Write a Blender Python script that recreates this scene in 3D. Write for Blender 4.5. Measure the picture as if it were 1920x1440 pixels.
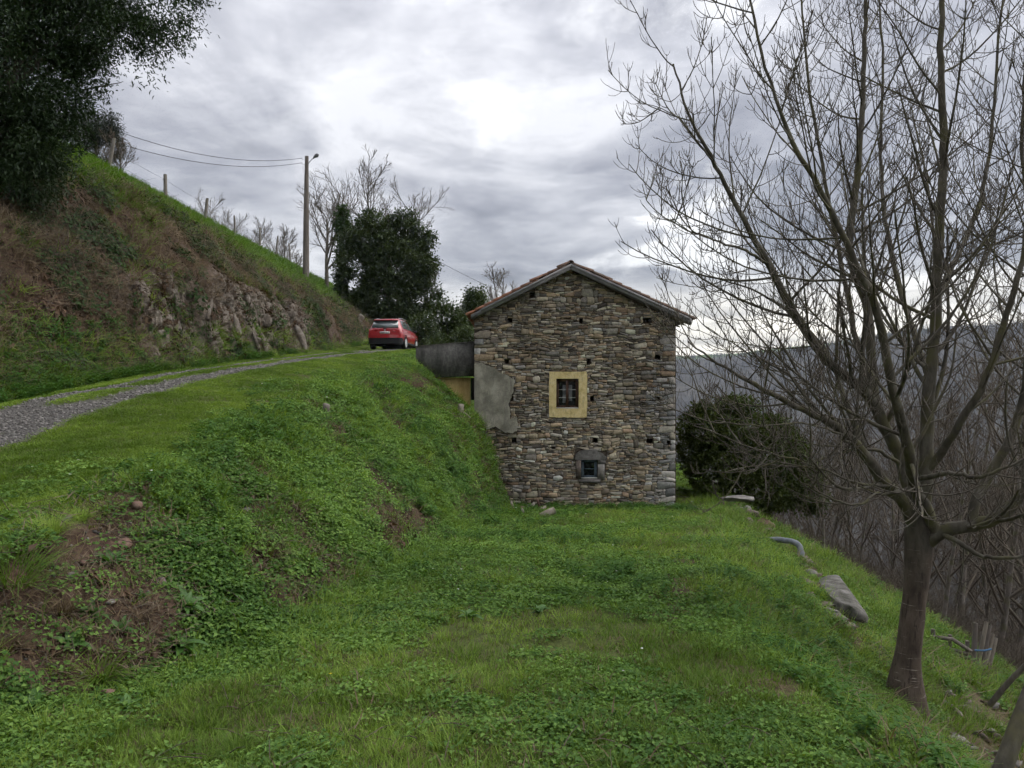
import bpy, math, random
import numpy as np
from mathutils import Vector, Matrix, Euler
from mathutils.bvhtree import BVHTree
from mathutils.geometry import tessellate_polygon

S = bpy.context.scene
for o in list(bpy.data.objects):
    bpy.data.objects.remove(o)
COL = S.collection
R = math.radians

# ------------------------------------------------------------------ camera
F = 1400.0                      # focal length in pixels of the 1920 px wide photograph
cam = bpy.data.cameras.new('camera')
cam.sensor_width = 36.0
cam.lens = F / 1920 * 36.0
cam.clip_start = 0.05
cam.clip_end = 20000
co = bpy.data.objects.new('camera', cam)
co.rotation_euler = (R(90), 0, 0)
COL.objects.link(co)
S.camera = co

# ------------------------------------------------------------------ world: overcast sky over a Nishita base
SUN_AZ, SUN_EL = R(80), R(48)
W = bpy.data.worlds.new('World')
S.world = W
W.use_nodes = True


class NT:
    """terse node-tree helper"""
    def __init__(s, tree):
        s.t = tree
        s.t.nodes.clear()

    def n(s, typ, ins=None, **kw):
        nd = s.t.nodes.new(typ)
        for k, v in kw.items():
            setattr(nd, k, v)
        for k, v in (ins or {}).items():
            sk = nd.inputs[k]
            if isinstance(v, bpy.types.NodeSocket):
                s.t.links.new(v, sk)
            else:
                sk.default_value = v
        return nd

    def math(s, op, a, b=None, c=None, clamp=False):
        ins = {0: a}
        if b is not None:
            ins[1] = b
        if c is not None:
            ins[2] = c
        return s.n('ShaderNodeMath', ins, operation=op, use_clamp=clamp).outputs[0]

    def vmath(s, op, a, b=None):
        ins = {0: a}
        if b is not None:
            ins[1] = b
        nd = s.n('ShaderNodeVectorMath', ins, operation=op)
        return nd.outputs['Value'] if op in ('DOT_PRODUCT', 'LENGTH') else nd.outputs[0]

    def ramp(s, fac, stops, interp='LINEAR'):
        nd = s.n('ShaderNodeValToRGB', {0: fac})
        cr = nd.color_ramp
        cr.interpolation = interp
        while len(cr.elements) < len(stops):
            cr.elements.new(0.5)
        for e, (p, c) in zip(cr.elements, stops):
            e.position = p
            if not hasattr(c, '__len__'):
                c = (c, c, c)
            e.color = tuple(c)[:3] + (1,)
        return nd.outputs[0]

    def noise(s, vec, scale, detail=5, rough=.55, dist=0.0):
        return s.n('ShaderNodeTexNoise', {'Vector': vec, 'Scale': scale, 'Detail': detail,
                                          'Roughness': rough, 'Distortion': dist}).outputs[0]

    def mix(s, fac, a, b, blend='MIX'):
        nd = s.n('ShaderNodeMix', data_type='RGBA', blend_type=blend)
        for i, v in ((0, fac), (6, a), (7, b)):
            if isinstance(v, bpy.types.NodeSocket):
                s.t.links.new(v, nd.inputs[i])
            else:
                if i and len(v) == 3:
                    v = tuple(v) + (1,)
                nd.inputs[i].default_value = v
        return nd.outputs[2]


g = NT(W.node_tree)
dirv = g.n('ShaderNodeTexCoord').outputs['Generated']
sep = g.n('ShaderNodeSeparateXYZ', {0: dirv})
zc = g.math('MAXIMUM', sep.outputs[2], 0.0)
den = g.math('ADD', zc, 0.16)
pl = g.n('ShaderNodeCombineXYZ', {0: g.math('DIVIDE', sep.outputs[0], den),
                                  1: g.math('DIVIDE', sep.outputs[1], den), 2: 3.7})
plv = pl.outputs[0]
big = g.noise(g.vmath('ADD', plv, (6.6, 15.3, 0.0)), 1.25, 9, .55, .45)
fine = g.noise(g.vmath('ADD', plv, (7.3, 2.1, 0.0)), 4.2, 8, .58, .3)
brk = g.noise(g.vmath('ADD', plv, (9.2, 21.4, 2.0)), 1.35, 8, .56, .4)
tone = g.math('ADD', g.math('MULTIPLY', big, .75), g.math('MULTIPLY', fine, .25))
cloud = g.ramp(tone, [(.37, (.145, .147, .166)), (.45, (.232, .234, .258)), (.52, (.33, .332, .356)), (.60, (.48, .48, .498))])
# thin places where the light comes through, strongest towards the hidden sun
sdir = (math.sin(R(20)) * math.cos(R(7)), math.cos(R(20)) * math.cos(R(7)), math.sin(R(7)))
dots = g.math('MAXIMUM', g.vmath('DOT_PRODUCT', dirv, sdir), 0.0)
glow = g.math('POWER', dots, 9.0)
hole = g.ramp(brk, [(.52, 0.0), (.62, 1.0)], 'EASE')
hole = g.math('MULTIPLY', hole, g.math('ADD', .04, g.math('MULTIPLY', glow, .66)), clamp=True)
cloud = g.mix(hole, cloud, (.84, .84, .83))
# paler, warmer air low over the horizon
low = g.ramp(zc, [(.0, 1.0), (.06, .8), (.15, 0.0)], 'EASE')
lowf = g.math('MULTIPLY', low, g.math('ADD', .25, g.math('MULTIPLY', glow, .75)))
lowf = g.math('MULTIPLY', lowf, g.ramp(g.math('ADD', g.math('MULTIPLY', big, .5), g.math('MULTIPLY', brk, .5)), [(.38, .25), (.56, 1.0)]), clamp=True)
cloud = g.mix(lowf, cloud, (1.5, 1.40, 1.20))
# overcast dome: brighter towards the zenith
zen = g.math('ADD', .75, g.math('MULTIPLY', zc, 1.5))
cloud = g.mix(1.0, cloud, g.n('ShaderNodeCombineXYZ', {0: zen, 1: zen, 2: zen}).outputs[0], 'MULTIPLY')
sky = g.n('ShaderNodeTexSky', sky_type='NISHITA', sun_disc=False, sun_elevation=SUN_EL, sun_rotation=SUN_AZ)
base = g.mix(1.0, sky.outputs[0], (.10, .10, .10), 'MULTIPLY')
skyc = g.mix(.90, base, cloud)
below = g.ramp(sep.outputs[2], [(.0, 1.0), (.004, 0.0)])
skyc = g.mix(below, skyc, (.07, .085, .05))
bg = g.n('ShaderNodeBackground', {'Color': skyc, 'Strength': 1.0})
g.n('ShaderNodeOutputWorld', {0: bg.outputs[0]})

# ------------------------------------------------------------------ sun behind the clouds
sl = bpy.data.lights.new('sun', 'SUN')
sl.energy = 1.5
sl.angle = R(60)
sl.color = (1.0, .96, .9)
so = bpy.data.objects.new('sun', sl)
sd = Vector((math.sin(SUN_AZ) * math.cos(SUN_EL), math.cos(SUN_AZ) * math.cos(SUN_EL), math.sin(SUN_EL)))
so.rotation_euler = sd.to_track_quat('Z', 'Y').to_euler()
so.location = sd * 60
COL.objects.link(so)

S.view_settings.view_transform = 'Standard'
S.view_settings.look = 'None'
S.view_settings.exposure = 0.80
S.view_settings.gamma = 1.0
S.view_settings.use_curve_mapping = False
S.cycles.max_bounces = 5
S.cycles.diffuse_bounces = 2
S.cycles.glossy_bounces = 2
S.cycles.transmission_bounces = 4
S.cycles.volume_bounces = 1
S.cycles.transparent_max_bounces = 6
S.cycles.use_denoising = True
S.cycles.use_adaptive_sampling = True
S.cycles.adaptive_threshold = .04
S.cycles.adaptive_min_samples = 8
S.cycles.caustics_reflective = False
S.cycles.caustics_refractive = False

# ------------------------------------------------------------------ helpers
def P(px, py, Y):
    return np.array(((px - 960) / F * Y, Y, (720 - py) / F * Y))


def _h(ix, iy, iz, seed):
    n = (ix * 374761393 + iy * 668265263 + iz * 2147483647 + seed * 974634777) & 0xFFFFFFFF
    n = ((n ^ (n >> 13)) * 1274126177) & 0xFFFFFFFF
    n = ((n ^ (n >> 16)) * 2246822519) & 0xFFFFFFFF
    return ((n ^ (n >> 15)) & 0xFFFFFF) / float(0xFFFFFF)


def vnoise(p, seed=0):
    p = np.asarray(p, float)
    i = np.floor(p).astype(np.int64)
    f = p - i
    f = f * f * (3 - 2 * f)
    x, y, z = i[..., 0], i[..., 1], i[..., 2]
    r = 0
    for dx in (0, 1):
        wx = f[..., 0] if dx else 1 - f[..., 0]
        for dy in (0, 1):
            wy = f[..., 1] if dy else 1 - f[..., 1]
            for dz in (0, 1):
                wz = f[..., 2] if dz else 1 - f[..., 2]
                r = r + wx * wy * wz * _h(x + dx, y + dy, z + dz, seed)
    return r


def fbm(p, o=4, seed=0, gain=.5):
    p = np.asarray(p, float)
    a, s, t = 1.0, 0.0, 0.0
    for k in range(o):
        s = s + a * vnoise(p * (2.03 ** k) + 13.7 * k, seed + k)
        t += a
        a *= gain
    return s / t


def sstep(a, b, x):
    t = np.clip((x - a) / (b - a), 0, 1)
    return t * t * (3 - 2 * t)


def build_mesh(name, V, faces, mats=(), attrs=None, smooth=False, matidx=None):
    """faces: (m,k) array, or list of such arrays"""
    me = bpy.data.meshes.new(name)
    V = np.ascontiguousarray(V, np.float32)
    if not isinstance(faces, list):
        faces = [faces]
    faces = [np.asarray(f, np.int32) for f in faces if len(f)]
    me.vertices.add(len(V))
    me.vertices.foreach_set('co', V.ravel())
    tot = np.concatenate([np.full(len(f), f.shape[1], np.int32) for f in faces])
    lp = np.concatenate([f.ravel() for f in faces])
    st = np.concatenate([[0], np.cumsum(tot)[:-1]]).astype(np.int32)
    me.loops.add(len(lp))
    me.loops.foreach_set('vertex_index', lp)
    me.polygons.add(len(tot))
    me.polygons.foreach_set('loop_start', st)
    if smooth:
        me.polygons.foreach_set('use_smooth', np.ones(len(tot), bool))
    for m in mats:
        me.materials.append(m)
    if matidx is not None:
        me.polygons.foreach_set('material_index', np.asarray(matidx, np.int32))
    for k, a in (attrs or {}).items():
        a = np.asarray(a, np.float32)
        if a.ndim == 1:
            at = me.attributes.new(k, 'FLOAT', 'POINT')
            at.data.foreach_set('value', a)
        else:
            at = me.attributes.new(k, 'FLOAT_COLOR', 'POINT')
            c = np.ones((len(a), 4), np.float32)
            c[:, :3] = a
            at.data.foreach_set('color', c.ravel())
    me.update(calc_edges=True)
    me.validate()
    return me


def link(name, me, parent=None, loc=None, rot=None, scale=None):
    o = bpy.data.objects.new(name, me)
    COL.objects.link(o)
    if parent is not None:
        o.parent = parent
    if loc is not None:
        o.location = loc
    if rot is not None:
        o.rotation_euler = rot
    if scale is not None:
        o.scale = scale
    return o


def obj(name, V, faces, mat=None, parent=None, smooth=False, attrs=None, loc=None, rot=None):
    mats = mat if isinstance(mat, (list, tuple)) else ([mat] if mat else [])
    return link(name, build_mesh(name, V, faces, mats, attrs, smooth), parent, loc, rot)


def tag(o, label, cat, group=None):
    o['label'] = label
    o['category'] = cat
    if group:
        o['group'] = group
    return o


def kind(o, k, label=None, cat=None):
    o['kind'] = k
    if label:
        o['label'] = label
    if cat:
        o['category'] = cat
    return o


def thing(name, label, cat, loc=(0, 0, 0), rot=(0, 0, 0), group=None):
    o = bpy.data.objects.new(name, None)
    COL.objects.link(o)
    o.location = loc
    o.rotation_euler = rot
    o.empty_display_size = .2
    return tag(o, label, cat, group)


def dup(root, loc, rot=None, scale=None, label=None):
    r = root.copy()
    COL.objects.link(r)
    r.location = loc
    if rot is not None:
        r.rotation_euler = rot
    if scale is not None:
        r.scale = scale
    if label:
        r['label'] = label
    for ch in list(root.children):
        c = ch.copy()
        COL.objects.link(c)
        c.parent = r
        for gc in ch.children:
            d = gc.copy()
            COL.objects.link(d)
            d.parent = c
    return r


class MB:
    """collects shapes into one mesh"""
    def __init__(s):
        s.v, s.f = [], {}
        s.n = 0

    def add(s, V, Fs):
        V = np.asarray(V, float).reshape(-1, 3)
        if not isinstance(Fs, list):
            Fs = [Fs]
        for f in Fs:
            f = np.asarray(f, int)
            if f.ndim == 1:
                f = f.reshape(1, -1)
            if len(f):
                s.f.setdefault(f.shape[1], []).append(f + s.n)
        s.v.append(V)
        s.n += len(V)
        return s

    def box(s, x0, x1, y0, y1, z0, z1, M=None):
        V = np.array([(x, y, z) for x in (x0, x1) for y in (y0, y1) for z in (z0, z1)], float)
        if M is not None:
            V = xf(V, M)
        return s.add(V, [(0, 1, 3, 2), (4, 6, 7, 5), (0, 4, 5, 1), (2, 3, 7, 6), (0, 2, 6, 4), (1, 5, 7, 3)])

    def tube(s, pts, rad, k=6, caps=True):
        V, Fq = tubes([(np.asarray(pts, float), np.asarray(rad, float))], k)
        s.add(V, Fq)
        if caps:
            n = len(pts)
            s.add(V[:k], [list(range(k))[::-1]])
            s.add(V[-k:], [list(range(k))])
        return s

    def obj(s, name, mat, parent=None, smooth=False, attrs=None):
        return obj(name, np.concatenate(s.v), [np.concatenate(x) for x in s.f.values()], mat, parent, smooth, attrs)


def xf(V, M):
    A = np.array(M)
    return np.asarray(V) @ A[:3, :3].T + A[:3, 3]


def tubes(lines, k):
    """lines: list of (pts (n,3), rad (n,)); vectorised by equal n"""
    by = {}
    for p, r in lines:
        by.setdefault(len(p), []).append((p, r))
    VV, FF, off = [], [], 0
    ang = np.arange(k) * 2 * np.pi / k
    for n, ls in by.items():
        Pn = np.array([a for a, b in ls], float)
        Rn = np.array([np.broadcast_to(b, (n,)) for a, b in ls], float)
        T = np.gradient(Pn, axis=1)
        T /= np.linalg.norm(T, axis=2, keepdims=True) + 1e-9
        mean = Pn[:, -1] - Pn[:, 0]
        ref = np.where(np.abs(mean[:, 2:3]) > .8 * np.linalg.norm(mean, axis=1, keepdims=True), [[1., .13, .07]], [[.11, .07, 1.]])
        U = np.cross(T, ref[:, None, :])
        U /= np.linalg.norm(U, axis=2, keepdims=True) + 1e-9
        B = np.cross(T, U)
        ring = Pn[:, :, None, :] + Rn[:, :, None, None] * (U[:, :, None, :] * np.cos(ang)[None, None, :, None] + B[:, :, None, :] * np.sin(ang)[None, None, :, None])
        m = len(ls)
        VV.append(ring.reshape(-1, 3))
        i, j = np.meshgrid(np.arange(n - 1), np.arange(k), indexing='ij')
        q = np.stack([i * k + j, i * k + (j + 1) % k, (i + 1) * k + (j + 1) % k, (i + 1) * k + j], -1).reshape(-1, 4)
        FF.append((q[None] + (np.arange(m) * n * k)[:, None, None]).reshape(-1, 4) + off)
        off += m * n * k
    return np.concatenate(VV), np.concatenate(FF)


# ------------------------------------------------------------------ materials
def principled(g, color, rough=.9, bump=None, spec=.3, bstr=.4, bdist=.02, **kw):
    ins = {'Base Color': color, 'Roughness': rough, 'Specular IOR Level': spec}
    ins.update(kw)
    if bump is not None:
        ins['Normal'] = g.n('ShaderNodeBump', {'Height': bump, 'Strength': bstr, 'Distance': bdist}).outputs[0]
    p = g.n('ShaderNodeBsdfPrincipled', ins)
    g.n('ShaderNodeOutputMaterial', {0: p.outputs[0]})
    return p


def newmat(name):
    m = bpy.data.materials.new(name)
    m.use_nodes = True
    return m, NT(m.node_tree)


def nmat(name, cols, scale=6., rough=.9, bstr=.4, bdist=.02, detail=6, stretch=(1, 1, 1), spec=.25, fine=None, **kw):
    """noise-coloured surface"""
    m, g = newmat(name)
    v = g.n('ShaderNodeTexCoord').outputs['Object']
    v = g.vmath('MULTIPLY', v, stretch)
    n1 = g.noise(v, scale, detail, .6, .2)
    k = len(cols)
    c = g.ramp(n1, [(.3 + .4 * i / max(1, k - 1), cc) for i, cc in enumerate(cols)])
    n2 = g.noise(v, fine or scale * 6, 4, .6)
    c = g.mix(.35, c, g.ramp(n2, [(.3, .45), (.7, 1.5)]), 'MULTIPLY')
    principled(g, c, rough, g.math('ADD', n1, g.math('MULTIPLY', n2, .4)), spec, bstr, bdist, **kw)
    return m


def leafmat(name, dark, light, trans=.3, rough=.55, spec=.35, var=.5, posscale=.6, posmix=.5, third=None):
    """foliage: hue varies per leaf attribute 'col' / per instance and slowly over the ground"""
    m, g = newmat(name)
    a = g.n('ShaderNodeAttribute', attribute_name='col').outputs['Fac']
    rnd = g.n('ShaderNodeObjectInfo').outputs['Random']
    pos = g.n('ShaderNodeNewGeometry').outputs['Position']
    pn = g.noise(pos, posscale, 4, .55)
    f = g.math('ADD', g.math('MULTIPLY', a, var), g.math('MULTIPLY', g.math('SUBTRACT', rnd, .5), .35))
    f = g.math('ADD', f, g.math('MULTIPLY', g.math('SUBTRACT', pn, .5), posmix * 2), clamp=True)
    stops = [(0., dark), (1., light)]
    if third:
        stops = [(0., dark), (.62, light), (1., third)]
    c = g.ramp(f, stops)
    p = g.n('ShaderNodeBsdfPrincipled', {'Base Color': c, 'Roughness': rough, 'Specular IOR Level': spec})
    t = g.n('ShaderNodeBsdfTranslucent', {'Color': g.mix(1.0, c, (1.25, 1.25, .55), 'MULTIPLY')})
    mx = g.n('ShaderNodeMixShader', {0: trans, 1: p.outputs[0], 2: t.outputs[0]})
    g.n('ShaderNodeOutputMaterial', {0: mx.outputs[0]})
    return m


M = {}
M['grass'] = leafmat('grass', (.070, .130, .017), (.225, .335, .060), .35, .6, .15, .45, .55, .8, (.42, .41, .135))
M['meadow'] = leafmat('meadow', (.06, .13, .012), (.15, .26, .03), .35, .5, .3, .4, .3, .4, (.22, .30, .05))
M['cover'] = leafmat('cover', (.050, .115, .024), (.175, .295, .065), .3, .6, .15, .5, .7, .6, (.30, .39, .09))
M['nettle'] = leafmat('nettle', (.032, .090, .018), (.10, .20, .038), .3, .6, .15, .5, .6, .4)
M['rosette'] = leafmat('rosette', (.04, .11, .02), (.12, .23, .05), .3, .45, .4, .6, 2., .2)
M['dry'] = leafmat('dry', (.070, .052, .034), (.20, .15, .09), .2, .8, .1, .6, .8, .35)
M['drypale'] = leafmat('drypale', (.10, .078, .056), (.26, .205, .145), .2, .8, .1, .6, .8, .35)
M['deadleaf'] = leafmat('deadleaf', (.045, .028, .019), (.15, .092, .056), .1, .7, .2, .7, .8, .3)
M['ivy'] = leafmat('ivy', (.020, .045, .012), (.065, .11, .030), .2, .6, .15, .6, .7, .35)
M['laurel'] = leafmat('laurel', (.014, .031, .013), (.048, .082, .030), .18, .45, .3, .7, .5, .3)
M['holm'] = leafmat('holm', (.022, .040, .016), (.085, .115, .040), .22, .5, .25, .6, .45, .35, (.10, .075, .035))
M['darkfir'] = leafmat('darkfir', (.014, .022, .014), (.040, .050, .030), .1, .5, .3, .6, .5, .3)
M['hazelbush'] = leafmat('hazelbush', (.038, .056, .013), (.125, .155, .034), .22, .55, .2, .55, .35, .55)
M['daisy'] = nmat('daisy', [(.75, .75, .72), (.85, .85, .82)], 5)


def barkmat(name, cols, moss=None, bands=False, scale=9., bstr=.8):
    m, g = newmat(name)
    v = g.n('ShaderNodeTexCoord').outputs['Object']
    n1 = g.noise(g.vmath('MULTIPLY', v, (1, 1, .35)), scale, 6, .6, .3)
    c = g.ramp(n1, [(.3 + .4 * i / max(1, len(cols) - 1), cc) for i, cc in enumerate(cols)])
    n2 = g.noise(v, 3.2, 5, .6)
    if moss:
        c = g.mix(g.ramp(n2, [(.48, 0.), (.62, .8)]), c, moss)
    if bands:
        # short horizontal lenticel lines
        nb = g.noise(g.vmath('MULTIPLY', v, (2.2, 2.2, 34)), 1.6, 3, .5, .15)
        nm = g.noise(g.vmath('MULTIPLY', v, (6, 6, 5)), 1.4, 2)
        bf = g.math('MULTIPLY', g.ramp(nb, [(.635, 0.), (.67, 1.)]), g.ramp(nm, [(.44, 0.), (.58, .6)]))
        c = g.mix(bf, c, (.40, .36, .31))
        nk = g.noise(g.vmath('MULTIPLY', v, (3, 3, .6)), 7., 6, .7, .6)
        c = g.mix(g.ramp(nk, [(.36, .8), (.46, 0.)]), c, (.028, .020, .016))
        # the bark turns dark grey where the trunk divides
        hh = g.math('ADD', g.n('ShaderNodeAttribute', attribute_name='h').outputs['Fac'], g.math('MULTIPLY', g.math('SUBTRACT', n2, .5), .5))
        c = g.mix(g.ramp(hh, [(.62, 0.), (.92, 1.)]), c, g.ramp(n1, [(.35, (.028, .025, .021)), (.65, (.085, .076, .062))]))
    principled(g, c, .85, n1, .2, bstr, .02)
    return m


M['ashbark'] = barkmat('ashbark', [(.055, .041, .033), (.095, .072, .057), (.14, .11, .088)], None, True)
M['ashlimb'] = barkmat('ashlimb', [(.040, .036, .029), (.085, .076, .060), (.16, .147, .12)], (.10, .095, .045))
M['ashtwig'] = nmat('ashtwig', [(.055, .047, .038), (.14, .123, .10)], 3)
M['graybark'] = barkmat('graybark', [(.07, .058, .05), (.14, .12, .105), (.22, .20, .18)], (.10, .10, .05))
M['graytwig'] = nmat('graytwig', [(.080, .069, .057), (.155, .135, .112)], 1.5)
M['browntwig'] = nmat('browntwig', [(.068, .055, .042), (.135, .113, .086)], 1.5)
M['wood'] = nmat('wood', [(.12, .10, .08), (.22, .19, .155), (.30, .27, .23)], 5, stretch=(1, 1, .15))
M['postwood'] = nmat('postwood', [(.13, .115, .10), (.25, .23, .20)], 7, stretch=(1, 1, .2))
M['polewood'] = nmat('polewood', [(.075, .062, .052), (.14, .12, .105), (.2, .18, .16)], 4, stretch=(1, 1, .1))
M['board'] = nmat('board', [(.12, .115, .115), (.20, .195, .195), (.27, .265, .265)], 3, stretch=(.3, 1, .3))
M['metal'] = nmat('metal', [(.12, .12, .13), (.2, .2, .21)], 5, .5)
M['cable'] = nmat('cable', [(.03, .03, .035), (.06, .06, .065)], 2, .6)
M['nearblack'] = nmat('nearblack', [(.010, .009, .008), (.02, .018, .016)], 5)
M['cutrock'] = nmat('cutrock', [(.055, .045, .036), (.13, .11, .09), (.24, .215, .19)], 5, .92, .9, .04)
M['stonegrey'] = nmat('stonegrey', [(.075, .070, .063), (.145, .135, .125), (.23, .22, .205)], 4, .85, .7, .03)
M['stonepale'] = nmat('stonepale', [(.13, .12, .105), (.22, .205, .185), (.32, .305, .285)], 5, .85, .6, .03)
M['stonebrown'] = nmat('stonebrown', [(.065, .050, .040), (.12, .097, .080), (.19, .16, .135)], 6, .9, .7, .03)
M['stonered'] = nmat('stonered', [(.11, .065, .050), (.18, .115, .09), (.23, .165, .135)], 6, .9, .6, .02)
M['stonepurple'] = nmat('stonepurple', [(.11, .082, .08), (.18, .14, .135), (.25, .21, .2)], 6, .85, .6, .02)

# ------------------------------------------------------------------ terrain
# control lines of the hillside from left (uphill) to right (downhill), each X(Y), Z(Y) in metres from the camera's eye
def T(*pairs):
    a = np.array(pairs, float)
    return lambda y: np.interp(y, a[:, 0], a[:, 1])


road_z = T((-8, -2.6), (3, -1.55), (6, -1.12), (8.75, -.69), (11.7, -.23), (15, .14), (18.3, .43), (23.3, .80), (31, 1.33), (39, 1.80), (50, 2.6), (65, 3.6), (130, 7))
lawn_z = T((-8, -1.5), (0, -1.58), (3, -1.68), (24, -4.0), (30, -4.08), (40, -4.2), (60, -5), (130, -9))
LINES = [
    (T((-8, -70), (130, -70)), T((-8, 4), (130, 4))),                                            # 0 behind the ridge
    (T((-8, -19), (130, -19)), T((-8, 9.6), (26, 10.0), (33, 10.35), (60, 10.6), (100, 10.4), (130, 9.5))),    # 1 ridge
    (T((-8, -13.5), (12, -13.5), (18, -13.0), (24, -12.2), (30, -12), (60, -12), (130, -14)),
     T((-8, 5.0), (12, 5.9), (20, 6.3), (27, 6.2), (36, 5.75), (42, 5.7), (50, 5.6), (62, 5.6), (100, 8), (130, 8))),  # 2 crest of the cut
    (T((-8, -10.9), (15, -10.9), (19, -10.2), (24, -9.9), (36, -9.9), (45, -10.1), (130, -11)),
     T((-8, 1.2), (12, 2.3), (18, 2.9), (24, 3.6), (32, 3.9), (40, 3.9), (50, 4.4), (62, 5.0), (130, 7.5))),    # 3 cut, half way
    (T((-8, -9.2), (130, -9.2)), T((-8, -2.0), (8, -1.0), (13, -.38), (16.6, .05), (20.7, .44), (27.4, 1.0), (35, 1.6), (48.5, 2.8), (65, 3.7), (130, 7))),  # 4 foot of the cut
    (T((-8, -7.75), (130, -7.75)), lambda y: road_z(y) - .07),                                   # 5 track, uphill edge
    (T((-8, -5.8), (9, -5.95), (14, -5.9), (40, -5.6), (130, -5.6)), lambda y: road_z(y)),       # 6 track, downhill edge
    (T((-8, -4.2), (3, -3.9), (4, -3.5), (5, -3.15), (6, -3.2), (8, -3.6), (12, -3.9), (16, -3.8), (20, -3.6), (23.5, -3.1), (26, -3.4), (34, -3.4), (50, -3.6), (130, -3.6)),
     T((-8, -1.2), (3, -1.18), (4, -1.08), (5, -.98), (6, -.93), (8, -.82), (12, -.47), (16, -.08), (20, .25), (23.5, .52), (28, .9), (34, 1.35), (40, 1.7), (50, 2.3), (65, 3.2), (130, 6.5))),  # 7 bank crest
    (T((-8, -3.6), (3, -3.4), (4, -3.0), (5, -2.6), (6, -2.45), (8, -2.5), (12, -2.6), (16, -2.15), (20, -1.55), (23.5, -1.02), (24.2, -1.05), (25.6, -2.7), (34, -2.8), (130, -2.8)),
     T((-8, -1.4), (3, -1.45), (4, -1.45), (5, -1.42), (6, -1.40), (8, -1.42), (12, -1.35), (16, -1.28), (20, -1.2), (23.5, -1.2), (28, -1.0), (34, -.6), (50, 0), (130, 2))),               # 8 bank, half way
    (T((-8, -3.2), (3, -3.0), (4, -2.65), (5, -1.95), (6, -1.75), (8, -1.65), (12, -1.4), (16, -1.0), (20, -.6), (23.5, -.12), (24.2, -.3), (25.6, -2.0), (34, -2.0), (130, -2)),
     lambda y: lawn_z(y) + .02),                                                                 # 9 bank foot
    (T((-8, .5), (5, .3), (24, 3), (130, 3)), lambda y: lawn_z(y)),                              # 10 lawn
    (T((-8, 2.3), (5, 1.9), (8, 2.2), (12, 3.1), (16, 4.6), (20, 5.8), (24, 6.4), (28, 7.2), (40, 8.0), (130, 8)), lambda y: lawn_z(y) - .06),   # 11 lawn edge
    (T((-8, 2.9), (5, 2.75), (8, 3.2), (10.2, 4.45), (12, 5.1), (16.3, 6.2), (20, 6.8), (22, 7.0), (28, 8.0), (40, 9), (130, 9)),
     T((-8, -2.5), (5, -2.6), (8, -3.0), (10.2, -3.25), (12, -3.42), (16.3, -3.78), (20, -3.98), (28, -4.15), (40, -4.5), (130, -9.5))),   # 12 stone row
    (T((-8, 4.8), (5, 5.0), (8, 6.2), (10, 7.4), (12, 8.2), (16, 8.5), (20, 8.5), (24, 8.6), (28, 9.2), (40, 10.5), (130, 11)),
     T((-8, -3.7), (5, -4.1), (8, -4.75), (10, -4.78), (12, -4.8), (16, -4.75), (20, -4.6), (28, -5), (40, -5.6), (130, -11))),   # 13 shoulder
    (T((-8, 11), (12, 12.5), (28, 15.5), (130, 18)), T((-8, -8.4), (12, -8.6), (28, -9.8), (130, -16))),    # 14 steep wooded drop
    (T((-8, 75), (130, 75)), T((-8, -46), (130, -52))),                                          # 15 valley
]
COLS = [8, 16, 44, 44, 12, 26, 26, 34, 40, 26, 24, 24, 24, 26, 30]
rows = np.concatenate([np.arange(-8, 2.5, .5), np.arange(2.5, 12, .065), np.arange(12, 30, .105), np.arange(30, 62, .26), np.arange(62, 131, 2.2)])
U = np.concatenate([k + np.arange(c) / c for k, c in enumerate(COLS)] + [[len(COLS)]])
CX = np.array([f(rows) + 0 * rows for f, _ in LINES]).T
CZ = np.array([h(rows) + 0 * rows for _, h in LINES]).T


def smooth_rows(A, it):
    for _ in range(it):
        A = A.copy()
        A[1:-1] = .25 * A[:-2] + .5 * A[1:-1] + .25 * A[2:]
    return A


CX, CZ = smooth_rows(CX, 14), smooth_rows(CZ, 14)
kk = np.arange(len(LINES))
GX = np.array([np.interp(U, kk, r) for r in CX])
GZ = np.array([np.interp(U, kk, r) for r in CZ])
for _ in range(10):
    for A in (GX, GZ):
        A[:, 1:-1] = .25 * A[:, :-2] + .5 * A[:, 1:-1] + .25 * A[:, 2:]
GY = np.repeat(rows[:, None], len(U), 1)
GU = np.repeat(U[None], len(rows), 0)
Pg = np.stack([GX, GY, GZ], -1)


def grid_normals(Pg):
    du = np.gradient(Pg, axis=1)
    dv = np.gradient(Pg, axis=0)
    n = np.cross(du, dv)
    return n / (np.linalg.norm(n, axis=2, keepdims=True) + 1e-9)


N0 = grid_normals(Pg)
# masks
nA = fbm(Pg * [1.1, 1.1, 1.1], 4, 3)
nB = fbm(Pg * [.35, .35, .35], 3, 9)
nC = fbm(Pg * [3.1, 3.1, 3.1], 3, 17)
edgeN = (fbm(Pg * [.9, .55, 0], 4, 31) - .5) * 1.1
gu = GU + edgeN * .34
track = sstep(5.0, 5.08, gu) * (1 - sstep(5.92, 6.0, gu))
strip = np.exp(-((gu - 5.47) / .155) ** 2) * sstep(11, 15, GY + (nA - .5) * 18)
strip = np.maximum(strip, sstep(.64, .72, nA) * .6 * np.exp(-((gu - 5.45) / .25) ** 2))
strip = strip * (.55 + .6 * sstep(.35, .6, nC))
strip *= 1 - .8 * sstep(30, 34, GY) * (1 - sstep(36, 38, GY)) * sstep(.4, .55, nA)
gravel = np.clip(track - 1.8 * strip, 0, 1)
cut = sstep(2.02, 2.14, GU + (nA - .5) * .5) * (1 - sstep(3.84, 3.98, GU + (nA - .5) * .3))
rock = cut * sstep(2.84, 3.12, GU + (nB - .5) * .7) * sstep(17.5, 20, GY) * sstep(.38, .5, fbm(Pg * [.5, .42, .3], 4, 41)) * (1 - .75 * sstep(34, 40, GY))
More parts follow.
